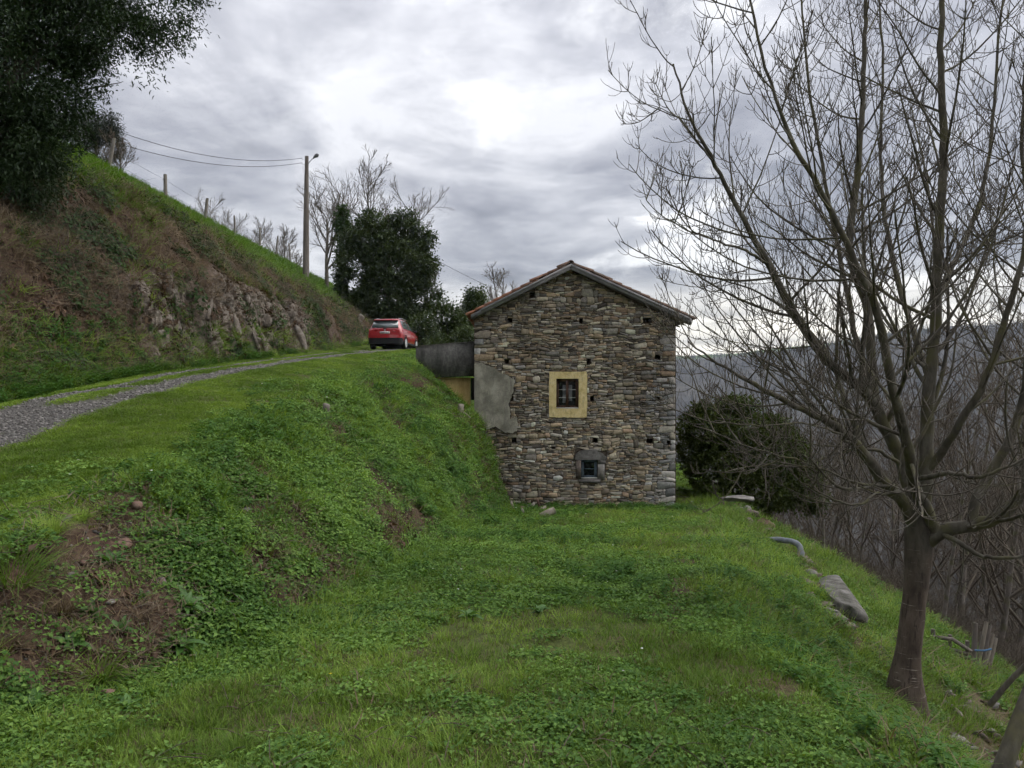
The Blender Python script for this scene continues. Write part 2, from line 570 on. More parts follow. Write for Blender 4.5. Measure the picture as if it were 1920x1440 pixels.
litter = cut * (1 - sstep(14, 19, GY + (nB - .5) * 6)) * sstep(.4, .55, nB + (GU - 2.6) * .1)
bankz = sstep(6.75, 7.2, GU) * (1 - sstep(8.75, 9.05, GU))
nearb = (1 - sstep(6.0, 8.5, GY)) * sstep(2.5, 3.2, GY)
soil = bankz * np.clip(sstep(.53, .61, nA) * .95 + nearb * sstep(.46, .56, nA) * 1.0, 0, 1)
soil = np.maximum(soil, sstep(6.2, 6.6, GU) * (1 - sstep(6.9, 7.1, GU)) * sstep(.62, .70, nA) * .8)
soil = np.maximum(soil, sstep(9.9, 10.6, GU) * (1 - sstep(10.9, 11.1, GU)) * sstep(.62, .70, nA) * .7)
pth = np.abs(GX - np.interp(GY, [2, 5, 7.7, 9.5, 14, 19, 23.5, 28], [1.2, 1.45, 1.75, 2.1, 3.2, 4.8, 5.85, 6.4]))
path = (1 - sstep(.10, .42, pth + (nC - .5) * .35)) * sstep(4, 6, GY)
soil = np.maximum(soil, path * .75 * sstep(.45, .58, nA))
soil = np.maximum(soil, sstep(11.75, 11.95, GU) * (1 - sstep(12.1, 12.35, GU)) * sstep(8.5, 10, GY) * (1 - sstep(22, 26, GY)) * sstep(.38, .5, nC))
soil = np.maximum(soil, sstep(11.3, 11.8, GU) * (1 - sstep(12.6, 13.0, GU)) * sstep(.56, .66, nA) * .8)
# earth below the ash tree
rdx = np.minimum(np.hypot(GX - 4.75, GY - 7.2), np.hypot(GX - 5.5, GY - 7.7) * .75)
soil = np.maximum(soil, (1 - sstep(.4, 1.0, rdx + (nA - .5) * 1.2)) * .9)
soil = np.maximum(soil, sstep(12.95, 13.3, GU + (nB - .5)) * 1.0)
soil = np.maximum(soil, cut)
# relief
amp = .05 + .15 * bankz + .22 * cut + .07 * sstep(11, 12, GU) + .06 * sstep(1, 2, GU) * (1 - cut) * (GU < 4) + .5 * sstep(13.2, 14, GU)
amp = amp * (1 - .85 * track)
disp = (fbm(Pg * [.9, .9, .9], 5, 5, .55) - .5) * 2 * amp
lawnz = sstep(8.9, 9.3, GU) * (1 - sstep(12.8, 13.2, GU))
disp += (fbm(Pg * [2.4, 2.4, 2.4], 3, 77) - .5) * (.13 * bankz + .09 * lawnz)
disp += (fbm(Pg * [5.5, 5.5, 5.5], 2, 79) - .5) * (.07 * bankz + .055 * lawnz)
disp += (fbm(Pg * [4.5, 4.5, 4.5], 3, 23) - .5) * .08 * (.35 + bankz + cut)
strata = fbm(np.stack([GX * 0.4, GY * 1.5 + GZ * .55, GZ * .25], -1), 5, 51, .6)
blocky = np.floor(strata * 9) / 9 * .6 + strata * .4
ridges = fbm(np.stack([GX * .8, GY * 3.2 + GZ * 1.1, GZ * .5], -1), 4, 57, .55)
disp += rock * ((blocky - .45) * 1.0 + (np.floor(ridges * 7) / 7 - .45) * .5)
disp -= cut * (1 - rock) * .12
disp += strip * .03 * track
# foundations and the car stand level
hx = sstep(-2.2, -1.0, GX) * (1 - sstep(5.4, 6.4, GX)) * sstep(23, 23.8, GY) * (1 - sstep(33, 35, GY))
disp *= 1 - .9 * hx
Pg = Pg + N0 * disp[..., None]
Ng = grid_normals(Pg)
nr, nc = GX.shape
idx = np.arange(nr * nc).reshape(nr, nc)
quads = np.stack([idx[:-1, :-1], idx[:-1, 1:], idx[1:, 1:], idx[1:, :-1]], -1).reshape(-1, 4)
QU = .25 * (GU[:-1, :-1] + GU[:-1, 1:] + GU[1:, 1:] + GU[1:, :-1]).ravel()

m, g = newmat('ground')
pos = g.n('ShaderNodeNewGeometry').outputs['Position']
at = lambda k: g.n('ShaderNodeAttribute', attribute_name=k).outputs['Fac']
n1 = g.noise(pos, 3.0, 8, .6)
n2 = g.noise(pos, 22., 5, .65)
n3 = g.noise(pos, 90., 3, .6)
vor = g.n('ShaderNodeTexVoronoi', {'Vector': pos, 'Scale': 38.}, feature='F1')
gcol = g.ramp(n2, [(.3, (.032, .036, .012)), (.5, (.060, .078, .018)), (.7, (.11, .125, .035))])
scol = g.ramp(n2, [(.28, (.030, .018, .012)), (.5, (.075, .047, .032)), (.72, (.14, .095, .068))])
nst = g.noise(g.vmath('MULTIPLY', pos, (2.2, 3.4, .7)), 2.0, 6, .65, .4)
rcol = g.ramp(nst, [(.32, (.045, .036, .028)), (.44, (.12, .098, .078)), (.55, (.21, .18, .15)), (.70, (.33, .295, .26))])
rcol = g.mix(.5, rcol, g.ramp(n2, [(.3, .3), (.65, 1.35)]), 'MULTIPLY')
lcol = g.ramp(n2, [(.3, (.030, .018, .012)), (.5, (.085, .050, .033)), (.7, (.16, .10, .067))])
vc = g.ramp(vor.outputs['Color'], [(0., (.065, .061, .056)), (.5, (.125, .118, .110)), (1., (.22, .208, .195))])
vc = g.mix(1.0, vc, g.ramp(vor.outputs['Distance'], [(.25, 1.0), (.75, .45)]), 'MULTIPLY')
c = g.mix(at('soil'), gcol, scol)
c = g.mix(at('litter'), c, lcol)
c = g.mix(at('rock'), c, rcol)
c = g.mix(at('gravel'), c, vc)
h = g.math('ADD', g.math('MULTIPLY', n2, .7), g.math('MULTIPLY', n3, .3))
h = g.math('ADD', h, g.math('MULTIPLY', g.math('MULTIPLY', vor.outputs['Distance'], at('gravel')), -.8))
principled(g, c, .92, h, .2, .7, .04)
M['ground'] = m
GV = Pg.reshape(-1, 3)
GRK = rock.ravel()[quads].mean(1) > .35
ground = obj('ground', GV, quads, M['ground'], None, True,
             {'soil': soil.ravel(), 'rock': rock.ravel(), 'litter': litter.ravel(), 'gravel': gravel.ravel()})
ground['kind'] = 'structure'
ground.data.polygons.foreach_set('use_smooth', ~GRK)
bvh = BVHTree.FromPolygons([tuple(v) for v in GV.tolist()], quads.tolist())


def gz(x, y):
    h = bvh.ray_cast(Vector((x, y, 60)), Vector((0, 0, -1)))
    return h[0].z if h[0] else -4.


def hit(px, py):
    d = Vector(P(px, py, 1.0)).normalized()
    h = bvh.ray_cast(Vector((0, 0, 0)), d)
    return (h[0], h[1]) if h[0] else (Vector(P(px, py, 20)), Vector((0, 0, 1)))

W.cycles.sampling_method = 'MANUAL'
W.cycles.sample_map_resolution = 512

# ------------------------------------------------------------------ instanced ground cover helper
def protos(name, items):
    c = bpy.data.collections.new(name)
    for i, (V, Fs, mat, attrs) in enumerate(items):
        o = bpy.data.objects.new('%s_%02d' % (name, i), build_mesh(name, V, Fs, [mat], attrs))
        c.objects.link(o)
    return c


def scatter(name, coll, pts, rot, scl, idx, label):
    me = bpy.data.meshes.new(name)
    n = len(pts)
    me.vertices.add(n)
    me.vertices.foreach_set('co', np.ascontiguousarray(pts, np.float32).ravel())
    a = me.attributes.new('rot', 'FLOAT_VECTOR', 'POINT')
    a.data.foreach_set('vector', np.ascontiguousarray(rot, np.float32).ravel())
    a = me.attributes.new('scl', 'FLOAT_VECTOR', 'POINT')
    scl = np.asarray(scl, np.float32)
    if scl.ndim == 1:
        scl = np.repeat(scl[:, None], 3, 1)
    a.data.foreach_set('vector', np.ascontiguousarray(scl).ravel())
    a = me.attributes.new('idx', 'INT', 'POINT')
    a.data.foreach_set('value', np.ascontiguousarray(idx, np.int32))
    o = link(name, me)
    ng = bpy.data.node_groups.new(name, 'GeometryNodeTree')
    ng.interface.new_socket('Geometry', in_out='INPUT', socket_type='NodeSocketGeometry')
    ng.interface.new_socket('Geometry', in_out='OUTPUT', socket_type='NodeSocketGeometry')
    N = ng.nodes
    gi, go = N.new('NodeGroupInput'), N.new('NodeGroupOutput')
    ip = N.new('GeometryNodeInstanceOnPoints')
    ci = N.new('GeometryNodeCollectionInfo')
    ci.inputs['Collection'].default_value = coll
    ci.inputs['Separate Children'].default_value = True
    ci.inputs['Reset Children'].default_value = True
    L = ng.links
    L.new(gi.outputs[0], ip.inputs['Points'])
    L.new(ci.outputs[0], ip.inputs['Instance'])
    ip.inputs['Pick Instance'].default_value = True
    for at_, ty, sk in (('idx', 'INT', 'Instance Index'), ('rot', 'FLOAT_VECTOR', 'Rotation'), ('scl', 'FLOAT_VECTOR', 'Scale')):
        na = N.new('GeometryNodeInputNamedAttribute')
        na.data_type = ty
        na.inputs['Name'].default_value = at_
        L.new(na.outputs[0], ip.inputs[sk])
    L.new(ip.outputs[0], go.inputs[0])
    md = o.modifiers.new('scatter', 'NODES')
    md.node_group = ng
    o['kind'] = 'stuff'
    o['label'] = label
    return o


# ------------------------------------------------------------------ far side of the valley
rng = np.random.default_rng(5)
az = np.radians(np.linspace(-48, 62, 190))
dist = np.concatenate([np.linspace(75, 420, 40), np.linspace(430, 1350, 80), [1400, 1450]])
AZ, DI = np.meshgrid(az, dist, indexing='ij')
HX, HY = np.sin(AZ) * DI, np.cos(AZ) * DI
pxa = 960 + F * np.tan(az)
ridge_px = np.interp(pxa, [-600, 600, 1000, 1280, 1400, 1560, 1700, 1800, 1920, 2300, 3600], [660, 668, 676, 668, 660, 643, 622, 610, 604, 604, 612])
RID = 1350.
ridge_z = (720 - ridge_px) / F * RID * np.cos(az)
t = np.clip((DI - 420) / (RID - 420), 0, 1)
prof = t ** .85
HZ = -95 + (ridge_z[:, None] + 95) * prof
HZ = np.where(DI > RID, ridge_z[:, None] - (DI - RID) * .25, HZ)
near = np.clip((420 - DI) / 345, 0, 1)
HZ = HZ + near * 45
pn = np.stack([HX / 260, HY / 260, 0 * HX], -1)
HZ += (fbm(pn, 5, 61) - .5) * 70 * np.sin(np.pi * np.clip(t, 0, 1)) * (t < 1) + (fbm(pn * 5, 3, 67) - .5) * 8
HP = np.stack([HX, HY, HZ], -1)
i2 = np.arange(HX.size).reshape(HX.shape)
hq = np.stack([i2[:-1, :-1], i2[1:, :-1], i2[1:, 1:], i2[:-1, 1:]], -1).reshape(-1, 4)
hf = fbm(pn * 1.7, 4, 71)
field = sstep(.92, .965, t + (hf - .5) * .09) * (1 - sstep(1650, 1780, np.repeat(pxa[:, None], DI.shape[1], 1))) * (t < 1.0)
field = np.maximum(field, (t >= 1) * 1.0 * (np.repeat(pxa[:, None], DI.shape[1], 1) < 1700))
field = np.maximum(field, sstep(.60, .64, hf) * (t < .25) * (t > .0) * .9)
m, g = newmat('hillside')
pos = g.n('ShaderNodeNewGeometry').outputs['Position']
n1 = g.noise(pos, .011, 6, .6)
n2 = g.noise(pos, .12, 5, .6)
wood = g.ramp(n1, [(.3, (.046, .044, .040)), (.5, (.068, .063, .055)), (.7, (.095, .088, .068))])
wood = g.mix(.5, wood, g.ramp(n2, [(.3, .5), (.7, 1.4)]), 'MULTIPLY')
fld = g.ramp(n1, [(.3, (.07, .13, .03)), (.7, (.13, .20, .05))])
c = g.mix(g.n('ShaderNodeAttribute', attribute_name='field').outputs['Fac'], wood, fld)
principled(g, c, .95, n2, .1, .5, 3.)
hill = obj('hillside', HP.reshape(-1, 3), hq, m, None, True, {'field': field.ravel()})
hill['kind'] = 'structure'

# bare woodland over the far slope
def twig_puff(r, H, n, mat):
    lines = [(np.array([(0, 0, 0), (0, 0, H * .45), (r.normal(0, .05) * H, r.normal(0, .05) * H, H * .9)]), np.array([.022, .016, .004]) * H)]
    for k in range(n):
        z0 = H * r.uniform(.2, .75)
        a = r.uniform(0, 6.28)
        L = H * r.uniform(.25, .5) * (1.1 - z0 / H * .6)
        d = np.array([math.cos(a) * .7, math.sin(a) * .7, r.uniform(.4, 1.)])
        p0 = np.array([0, 0, z0])
        lines.append((np.array([p0, p0 + d * L * .5, p0 + d * L + np.array([0, 0, L * .15])]), np.array([.008, .006, .003]) * H))
    V, Fq = tubes(lines, 3)
    return V, [Fq], mat, None


m, g = newmat('farwood')
rnd = g.n('ShaderNodeObjectInfo').outputs['Random']
pos = g.n('ShaderNodeNewGeometry').outputs['Position']
f = g.math('ADD', g.math('MULTIPLY', rnd, .5), g.math('MULTIPLY', g.noise(pos, .009, 4), .5))
principled(g, g.ramp(f, [(.25, (.046, .043, .040)), (.5, (.078, .071, .063)), (.72, (.12, .108, .088))]), .9)
rp = np.random.default_rng(77)
coll = protos('far_tree', [twig_puff(rp, 9., 30, m) for _ in range(4)])
fw = (1 - field) * (t < 1.02) * (DI > 150)
cell = np.sqrt(np.maximum(DI, 1)) * (fw > .5) * (np.abs(np.repeat(pxa[:, None], DI.shape[1], 1) - 1400) < 1250)
pr = (cell / cell.sum()).ravel()
n = 24000
pick = rng.choice(HX.size, n, p=pr)
pa = AZ.ravel()[pick] + rng.uniform(-.5, .5, n) * (az[1] - az[0])
pd = DI.ravel()[pick] + rng.uniform(-6, 6, n)
hb = BVHTree.FromPolygons([tuple(v) for v in HP.reshape(-1, 3).tolist()], hq.tolist())
pts = []
for a_, d_ in zip(pa, pd):
    x, y = math.sin(a_) * d_, math.cos(a_) * d_
    hh = hb.ray_cast(Vector((x, y, 600)), Vector((0, 0, -1)))
    pts.append((x, y, (hh[0].z if hh[0] else -500) - .4))
pts = np.array(pts)
scatter('woodland', coll, pts, np.stack([0 * pa, 0 * pa, rng.uniform(0, 6.28, n)], -1), rng.uniform(.6, 1.15, n), rng.integers(0, 4, n),
        'bare grey woodland covering the far hillside')

# ------------------------------------------------------------------ the stone house
FY = 24.0
s24 = FY / F
hx_ = lambda px: (px - 960) * s24
hz_ = lambda py: (720 - py) * s24
XL, XR, YB = hx_(889), hx_(1268), 33.2
RX, RZ = hx_(1068), hz_(503)
EZL, EZR = hz_(597), hz_(600)
BZ = -4.6
house = thing('stone_house', 'old rubble stone house with tiled gable roof below the track', 'house', (2.0, FY, -4.0))
HINV = Matrix.Translation((-2.0, -FY, 4.0))


def hobj(name, mb, mat, parent=None, smooth=False, attrs=None):
    o = mb.obj(name, mat, None, smooth, attrs)
    o.parent = parent if parent is not None else house
    o.matrix_parent_inverse = HINV
    return o


def rect(px0, py0, px1, py1):
    return (hx_(px0), hx_(px1), hz_(py1), hz_(py0))          # x0 x1 z0 z1


OPEN1 = rect(1043, 710, 1085, 766)
OPEN2 = rect(1090, 862, 1121, 898)
HOLES = [rect(a - w / 2, b - h / 2, a + w / 2, b + h / 2) for a, b, w, h in (
    (956, 602, 8, 10), (1090, 601, 8, 10), (1213, 600, 15, 10), (950, 677, 7, 9), (1103, 678, 7, 10), (1234, 669, 10, 9),
    (957, 747, 9, 11), (1110, 747, 7, 10), (1232, 745, 9, 7), (963, 826, 9, 10), (1117, 826, 9, 9), (1219, 827, 12, 9),
    (1254, 830, 6, 7), (1038, 841, 6, 5), (999, 553, 10, 10))]
outer = [(XL, BZ), (XR, BZ), (XR, EZR), (RX, RZ), (XL, EZL)]
polys = [[Vector((x, 0, z)) for x, z in outer]]
for (x0, x1, z0, z1) in [OPEN1, OPEN2] + HOLES:
    polys.append([Vector((x0, 0, z0)), Vector((x0, 0, z1)), Vector((x1, 0, z1)), Vector((x1, 0, z0))])
flat = [v for pl_ in polys for v in pl_]
p2 = [[Vector((v.x, v.z, 0)) for v in pl_] for pl_ in polys]
tris = tessellate_polygon(p2)
WY = FY + .06                                   # face of the mortar, stones stand proud of it
mbw = MB()
Vf = np.array([(v.x, WY, v.z) for v in flat])
mbw.add(Vf, [np.array(tris)])
for (x0, x1, z0, z1), dep in [(OPEN1, .42), (OPEN2, .42)] + [(hh, .4) for hh in HOLES]:
    y0, y1 = WY, WY + dep
    q = [(x0, z0), (x1, z0), (x1, z1), (x0, z1)]
    for i in range(4):
        (a, b), (c_, d_) = q[i], q[(i + 1) % 4]
        mbw.add([(a, y0, b), (c_, y0, d_), (c_, y1, d_), (a, y1, b)], [(0, 1, 2, 3)])
    if dep == .4:
        mbw.add([(x0, y1, z0), (x1, y1, z0), (x1, y1, z1), (x0, y1, z1)], [(0, 1, 2, 3)])
# side and rear walls
mbw.add([(XL, WY, BZ), (XL, YB, BZ), (XL, YB, EZL), (XL, WY, EZL)], [(0, 1, 2, 3)])
mbw.add([(XR, WY, BZ), (XR, YB, BZ), (XR, YB, EZR), (XR, WY, EZR)], [(0, 1, 2, 3)])
mbw.add([(XL, YB, BZ), (XR, YB, BZ), (XR, YB, EZR), (RX, YB, RZ), (XL, YB, EZL)], [(0, 1, 2, 3, 4)])
mbw.add([(XL + .4, WY + .42, BZ), (XR - .4, WY + .42, BZ), (XR - .4, WY + .42, -.4), (XL + .4, WY + .42, -.4)], [(0, 1, 2, 3)])
mbw.v[-1] = mbw.v[-1] + np.array([0, 3.2, 0])       # inner partition keeps the rooms dark
M['mortar'] = nmat('mortar', [(.045, .034, .026), (.085, .066, .050), (.14, .115, .09)], 9, .95, .8, .03)
hobj('wall', mbw, M['mortar'])

# plaster left on the wall
PLA = [(889.6, 683), (905, 681), (925, 690), (940, 699), (954, 705), (966, 713), (963, 728), (960, 741), (953, 757), (957, 770), (957, 786), (969, 781),
       (971, 794), (969, 807), (958, 813), (948, 811), (938, 806), (928, 799), (922, 800), (912, 806), (900, 815), (889.6, 820)]
pp = []
r_ = random.Random(4)
for i, (a, b) in enumerate(PLA):
    c_, d_ = PLA[(i + 1) % len(PLA)]
    k = max(1, int(math.hypot(c_ - a, d_ - b) / 3))
    for j in range(k):
        f = j / k
        jx = r_.uniform(-1.6, 1.6) if a > 890 or c_ > 890 else 0
        pp.append((a + (c_ - a) * f + jx * .7, b + (d_ - b) * f + jx))
PLP = [(hx_(a), hz_(b)) for a, b in pp]


def slab_poly(poly, y0, y1):
    """poly in (x,z), extruded from y0 (front) to y1"""
    n = len(poly)
    tr = tessellate_polygon([[Vector((x, z, 0)) for x, z in poly]])
    mb = MB()
    mb.add([(x, y0, z) for x, z in poly], [np.array(tr)])
    V = [(x, y0, z) for x, z in poly] + [(x, y1, z) for x, z in poly]
    mb.add(V, [np.array([(i, (i + 1) % n, n + (i + 1) % n, n + i) for i in range(n)])])
    return mb


m, g = newmat('plaster')
v = g.n('ShaderNodeTexCoord').outputs['Object']
n1 = g.noise(v, 2.2, 7, .6)
n2 = g.noise(v, 26., 5, .6)
n4 = g.noise(g.vmath('MULTIPLY', v, (1, 1, .35)), 3.5, 7, .7, .5)
c = g.ramp(n1, [(.32, (.17, .16, .125)), (.47, (.29, .275, .22)), (.62, (.38, .36, .29))])
c = g.mix(g.ramp(n4, [(.42, .55), (.54, 0.)]), c, (.15, .14, .115))
c = g.mix(.4, c, g.ramp(n2, [(.3, .55), (.65, 1.2)]), 'MULTIPLY')
principled(g, c, .95, n2, .15, .5, .02)
M['plaster'] = m
hobj('plaster', slab_poly(PLP, FY - .035, WY + .01), M['plaster'])['label'] = 'remaining patch of grey plaster on the left corner'


def inside(poly, x, z):
    r = False
    j = len(poly) - 1
    for i in range(len(poly)):
        xi, zi = poly[i]
        xj, zj = poly[j]
        if (zi > z) != (zj > z) and x < (xj - xi) * (z - zi) / (zj - zi) + xi:
            r = not r
        j = i
    return r


# rubble stones: greedy packing of irregular blocks on a fine grid
cw, chh = .026, .0195
NX, NZ = int((XR - XL) / cw), int((RZ + .02 - BZ + .45) / chh)
z_base = BZ + .25
free = np.ones((NZ, NX), bool)
xs = XL + (np.arange(NX) + .5) * cw
zs = z_base + (np.arange(NZ) + .5) * chh
XX, ZZ = np.meshgrid(xs, zs)
top = np.where(XX < RX, EZL + (RZ - EZL) * (XX - XL) / (RX - XL), EZR + (RZ - EZR) * (XR - XX) / (XR - RX))
free &= ZZ < top - .01
SUR = rect(1030, 697, 1100, 783)
LINT = [(1078, 862), (1079, 852), (1086, 846), (1100, 843), (1116, 844), (1130, 850), (1138, 858), (1137, 862)]
JAMB = [rect(1079, 862, 1090, 897), rect(1121, 870, 1134, 900), rect(1121, 862, 1136, 870)]
SILL2 = rect(1086, 899, 1126, 905)
block = [OPEN2, SUR, rect(1078, 844, 1138, 862), SILL2] + JAMB + HOLES
for (x0, x1, z0, z1) in block:
    free &= ~((XX > x0 - .004) & (XX < x1 + .004) & (ZZ > z0 - .004) & (ZZ < z1 + .004))
plm = np.array([[inside(PLP, x, z) for x in xs[:72]] for z in zs]) if True else None
pm = np.zeros_like(free)
pm[:, :72] = plm
free &= ~pm
rs = random.Random(21)
stones = []
freq = free.copy()


def room(i, j, w, h):
    return i + h <= NZ and j + w <= NX and freq[i:i + h, j:j + w].all()


# larger quoins up both corners
def quoins(left, i0, i1):
    i = i0
    k = 0
    while i < i1:
        h = rs.randint(6, 12)
        w = rs.randint(15, 24) if k % 2 else rs.randint(8, 14)
        j = 0 if left else NX - w
        while w > 5 and not room(i, j, w, h):
            w -= 1
            j = 0 if left else NX - w
        if w > 5:
            freq[i:i + h, j:j + w] = False
            stones.append((i, j, w, h, 2))
        i += h
        k += 1


quoins(False, 0, int((EZR - .45 - z_base) / chh))
quoins(True, int((hz_(683) - z_base) / chh), int((hz_(622) - z_base) / chh))
# courses of uneven height, each broken into short stretches of one to three rows
i = 0
while i < NZ - 2:
    hc = rs.choice((6, 7, 8, 9, 10, 11, 12))
    j = -rs.randint(0, 8)
    while j < NX:
        mod = rs.randint(10, 30)
        q = rs.random()
        if hc <= 7:
            parts = [hc] if q < .3 else [hc // 2, hc - hc // 2]
        elif q < .12:
            parts = [hc]
        elif q < .55:
            k = rs.randint(3, hc - 3)
            parts = [k, hc - k]
        else:
            k = rs.randint(2, max(2, hc // 3 + 1))
            k2 = rs.randint(2, max(2, hc - k - 2))
            parts = [k, k2, hc - k - k2] if hc - k - k2 > 1 else [k, hc - k]
        ii = i
        for h in parts:
            jj = j
            while jj < j + mod:
                w = rs.randint(5, 9 + min(6, h)) if h > 2 else rs.randint(4, 11)
                w = min(w, j + mod - jj)
                if j + mod - jj - w < 3:
                    w = j + mod - jj
                a_, b_ = max(0, jj), min(NX, jj + w)
                if b_ - a_ > 1 and ii + h <= NZ and freq[ii:ii + h, a_:b_].all():
                    freq[ii:ii + h, a_:b_] = False
                    stones.append((ii, a_, b_ - a_, h, 1 if (b_ - a_) * h > 60 else 0))
                jj += w
            ii += h
        j += mod
    i += hc
sid = np.full((NZ, NX), -1)
for q, (i, j, w, h, b_) in enumerate(stones):
    sid[i:i + h, j:j + w] = q
for i in range(NZ):
    j = 0
    while j < NX:
        if not freq[i, j]:
            j += 1
            continue
        run = 1
        while j + run < NX and freq[i, j + run]:
            run += 1
        q = rs.random()
        if q < .42:
            h, w = rs.choice((2, 3, 3)), rs.randint(6, 14)
        elif q < .82:
            h, w = rs.choice((3, 4, 4, 5)), rs.randint(6, 14)
        elif q < .95:
            h, w = rs.choice((5, 6, 7)), rs.randint(8, 15)
        else:
            h, w = rs.choice((7, 8, 9)), rs.randint(5, 8)
        if run - w < 4:
            w = run if run <= 15 else run - rs.randint(5, 8)
        # break the joint over the course below
        if i > 0 and w < run:
            for dw in (0, 1, -1, 2, -2):
                e = j + w + dw
                if 3 < w + dw <= run - 0 and e < NX and sid[i - 1, e] == sid[i - 1, e - 1] and sid[i - 1, e] >= 0:
                    w += dw
                    break
        w = max(1, min(w, run))
        while h > 1 and not room(i, j, w, h):
            h -= 1
        if h == 1 and i + 1 < NZ and room(i, j, max(1, w - 3), 2):
            w, h = max(1, w - 3), 2
        freq[i:i + h, j:j + w] = False
        sid[i:i + h, j:j + w] = len(stones)
        if w * h > 2:
            stones.append((i, j, w, h, 1 if w * h > 45 else 0))
        j += w

PAL = np.array([(.19, .155, .120), (.23, .19, .14), (.155, .135, .115), (.27, .235, .185), (.20, .185, .165), (.125, .105, .09), (.22, .165, .115),
                (.165, .155, .15), (.30, .27, .225), (.17, .12, .085), (.24, .185, .125), (.14, .125, .115), (.105, .09, .08), (.21, .19, .15)])
GREY = np.array([(.21, .205, .195), (.16, .16, .155), (.235, .22, .20), (.19, .175, .155)])
rg = np.random.default_rng(8)


def warp(A):
    """shared wobble of the joints, A (n,2)"""
    x, z = A[:, 0], A[:, 1]
    k0 = 0 * x
    q = vnoise(np.stack([np.stack([x * 2.3, z * 2.3, k0], -1), np.stack([x * 2.3 + 50, z * 2.3, k0 + 7], -1)]), 91) - .5
    q2 = vnoise(np.stack([np.stack([x * 7, z * 8, k0 + 3], -1), np.stack([x * 7 + 50, z * 8, k0 + 9], -1)]), 92) - .5
    return np.column_stack([x + q[0] * .06 + q2[0] * .03, z + q[1] * .11 + q2[1] * .04])


def stone_mesh(i, j, w, h, big):
    x0, x1 = XL + j * cw, XL + (j + w) * cw
    z0, z1 = z_base + i * chh, z_base + (i + h) * chh
    gap = rg.uniform(.002, .007)
    rc = min(x1 - x0, z1 - z0) * rg.uniform(.06, .34)
    pts = []
    for (cx, cz, ax, azz) in ((x0, z0, 1, 1), (x1, z0, -1, 1), (x1, z1, -1, -1), (x0, z1, 1, -1)):
        r1, r2 = rc * rg.uniform(.3, 2.2), rc * rg.uniform(.3, 1.1)
        a = (cx + ax * r1, cz)
        b = (cx, cz + azz * r2)
        pts += [b, a] if ax * azz > 0 else [a, b]
    n = len(pts)
    mx, mz = (x0 + x1) / 2, (z0 + z1) / 2
    edge_l, edge_r = j == 0, j + w == NX
    A = np.array(pts)
    D = np.sign(A - [mx, mz])
    A = A - gap * D * .7 + rg.normal(0, .0045, A.shape)
    out = warp(A)
    if edge_l:
        out[:, 0] = np.maximum(np.where(D[:, 0] < 0, A[:, 0], out[:, 0]), XL + .002)
    if edge_r:
        out[:, 0] = np.minimum(np.where(D[:, 0] > 0, A[:, 0], out[:, 0]), XR + .01)
    cen = out.mean(0)
    proud = rg.uniform(.022, .056) + (.012 if big else 0)
    tx, tz = rg.normal(0, .08), rg.normal(.03, .12)
    ring0 = np.column_stack([out[:, 0], np.full(n, WY + .02), out[:, 1]])
    def lay(sc, d):
        o2 = cen + (out - cen) * sc
        yy = WY - d + (o2[:, 0] - cen[0]) * tx + (o2[:, 1] - cen[1]) * tz + rg.normal(0, .003, n)
        return np.column_stack([o2[:, 0], yy, o2[:, 1]])
    V = np.vstack([ring0, lay(.99, proud * .72), lay(rg.uniform(.86, .94), proud), [(cen[0], WY - proud - rg.uniform(-.004, .008), cen[1])]])
    a = np.arange(n)
    b = (a + 1) % n
    Q = np.vstack([np.column_stack([k * n + a, k * n + b, (k + 1) * n + b, (k + 1) * n + a]) for k in range(2)])
    Tt = np.column_stack([2 * n + a, 2 * n + b, np.full(n, 3 * n)])
    hgt = (mz - z_base) / 8
    if (big == 2 and rg.random() < .6) or (mx > XR - .9 and mz < .8 and rg.random() < .45):
        col = GREY[rg.integers(len(GREY))]
    else:
        col = PAL[rg.integers(len(PAL))] * [1.0, 1.0, .915]
    col = col * .9 + col.mean() * .1
    v_ = rg.uniform(.55, 1.5) * 1.36
    dark = fbm(np.array([[mx * .8, mz * .8, 2.]]), 3, 33)[0]
    col = col * v_ * (1.18 if dark > .52 else .92)
    return V, Q, Tt, np.clip(col, .02, .55)


m, g = newmat('rubble')
ca = g.n('ShaderNodeAttribute', attribute_name='col').outputs['Color']
pos = g.n('ShaderNodeNewGeometry').outputs['Position']
n1 = g.noise(pos, 11., 6, .65)
n2 = g.noise(pos, 60., 4, .6)
n3 = g.noise(pos, 1.3, 4, .6)
c = g.mix(.75, ca, g.ramp(n1, [(.3, (.5, .47, .45)), (.5, (1., 1., 1.)), (.72, (1.5, 1.45, 1.35))]), 'MULTIPLY')
c = g.mix(.35, c, g.ramp(n2, [(.3, .5), (.7, 1.4)]), 'MULTIPLY')
c = g.mix(g.ramp(n3, [(.55, 0.), (.72, .35)]), c, (.07, .066, .055))
principled(g, c, .9, g.math('ADD', n1, g.math('MULTIPLY', n2, .5)), .2, .6, .02)
M['rubble'] = m
stones.sort(key=lambda s_: -s_[2] * s_[3])
mb = MB()
cols = []
for k, st in enumerate(stones):
    V, Q, Tt, col = stone_mesh(*st)
    if k < 290:
        b = MB().add(V, [Q, Tt])
        hobj('stone', b, M['rubble'], attrs={'col': np.repeat(col[None], len(V), 0)})
    else:
        mb.add(V, [Q, Tt])
        cols.append(np.repeat(col[None], len(V), 0))
o = hobj('rubble_stonework', mb, M['rubble'], attrs={'col': np.concatenate(cols)})
o['kind'] = 'stuff'
o['label'] = 'small rubble stones filling the gable wall'

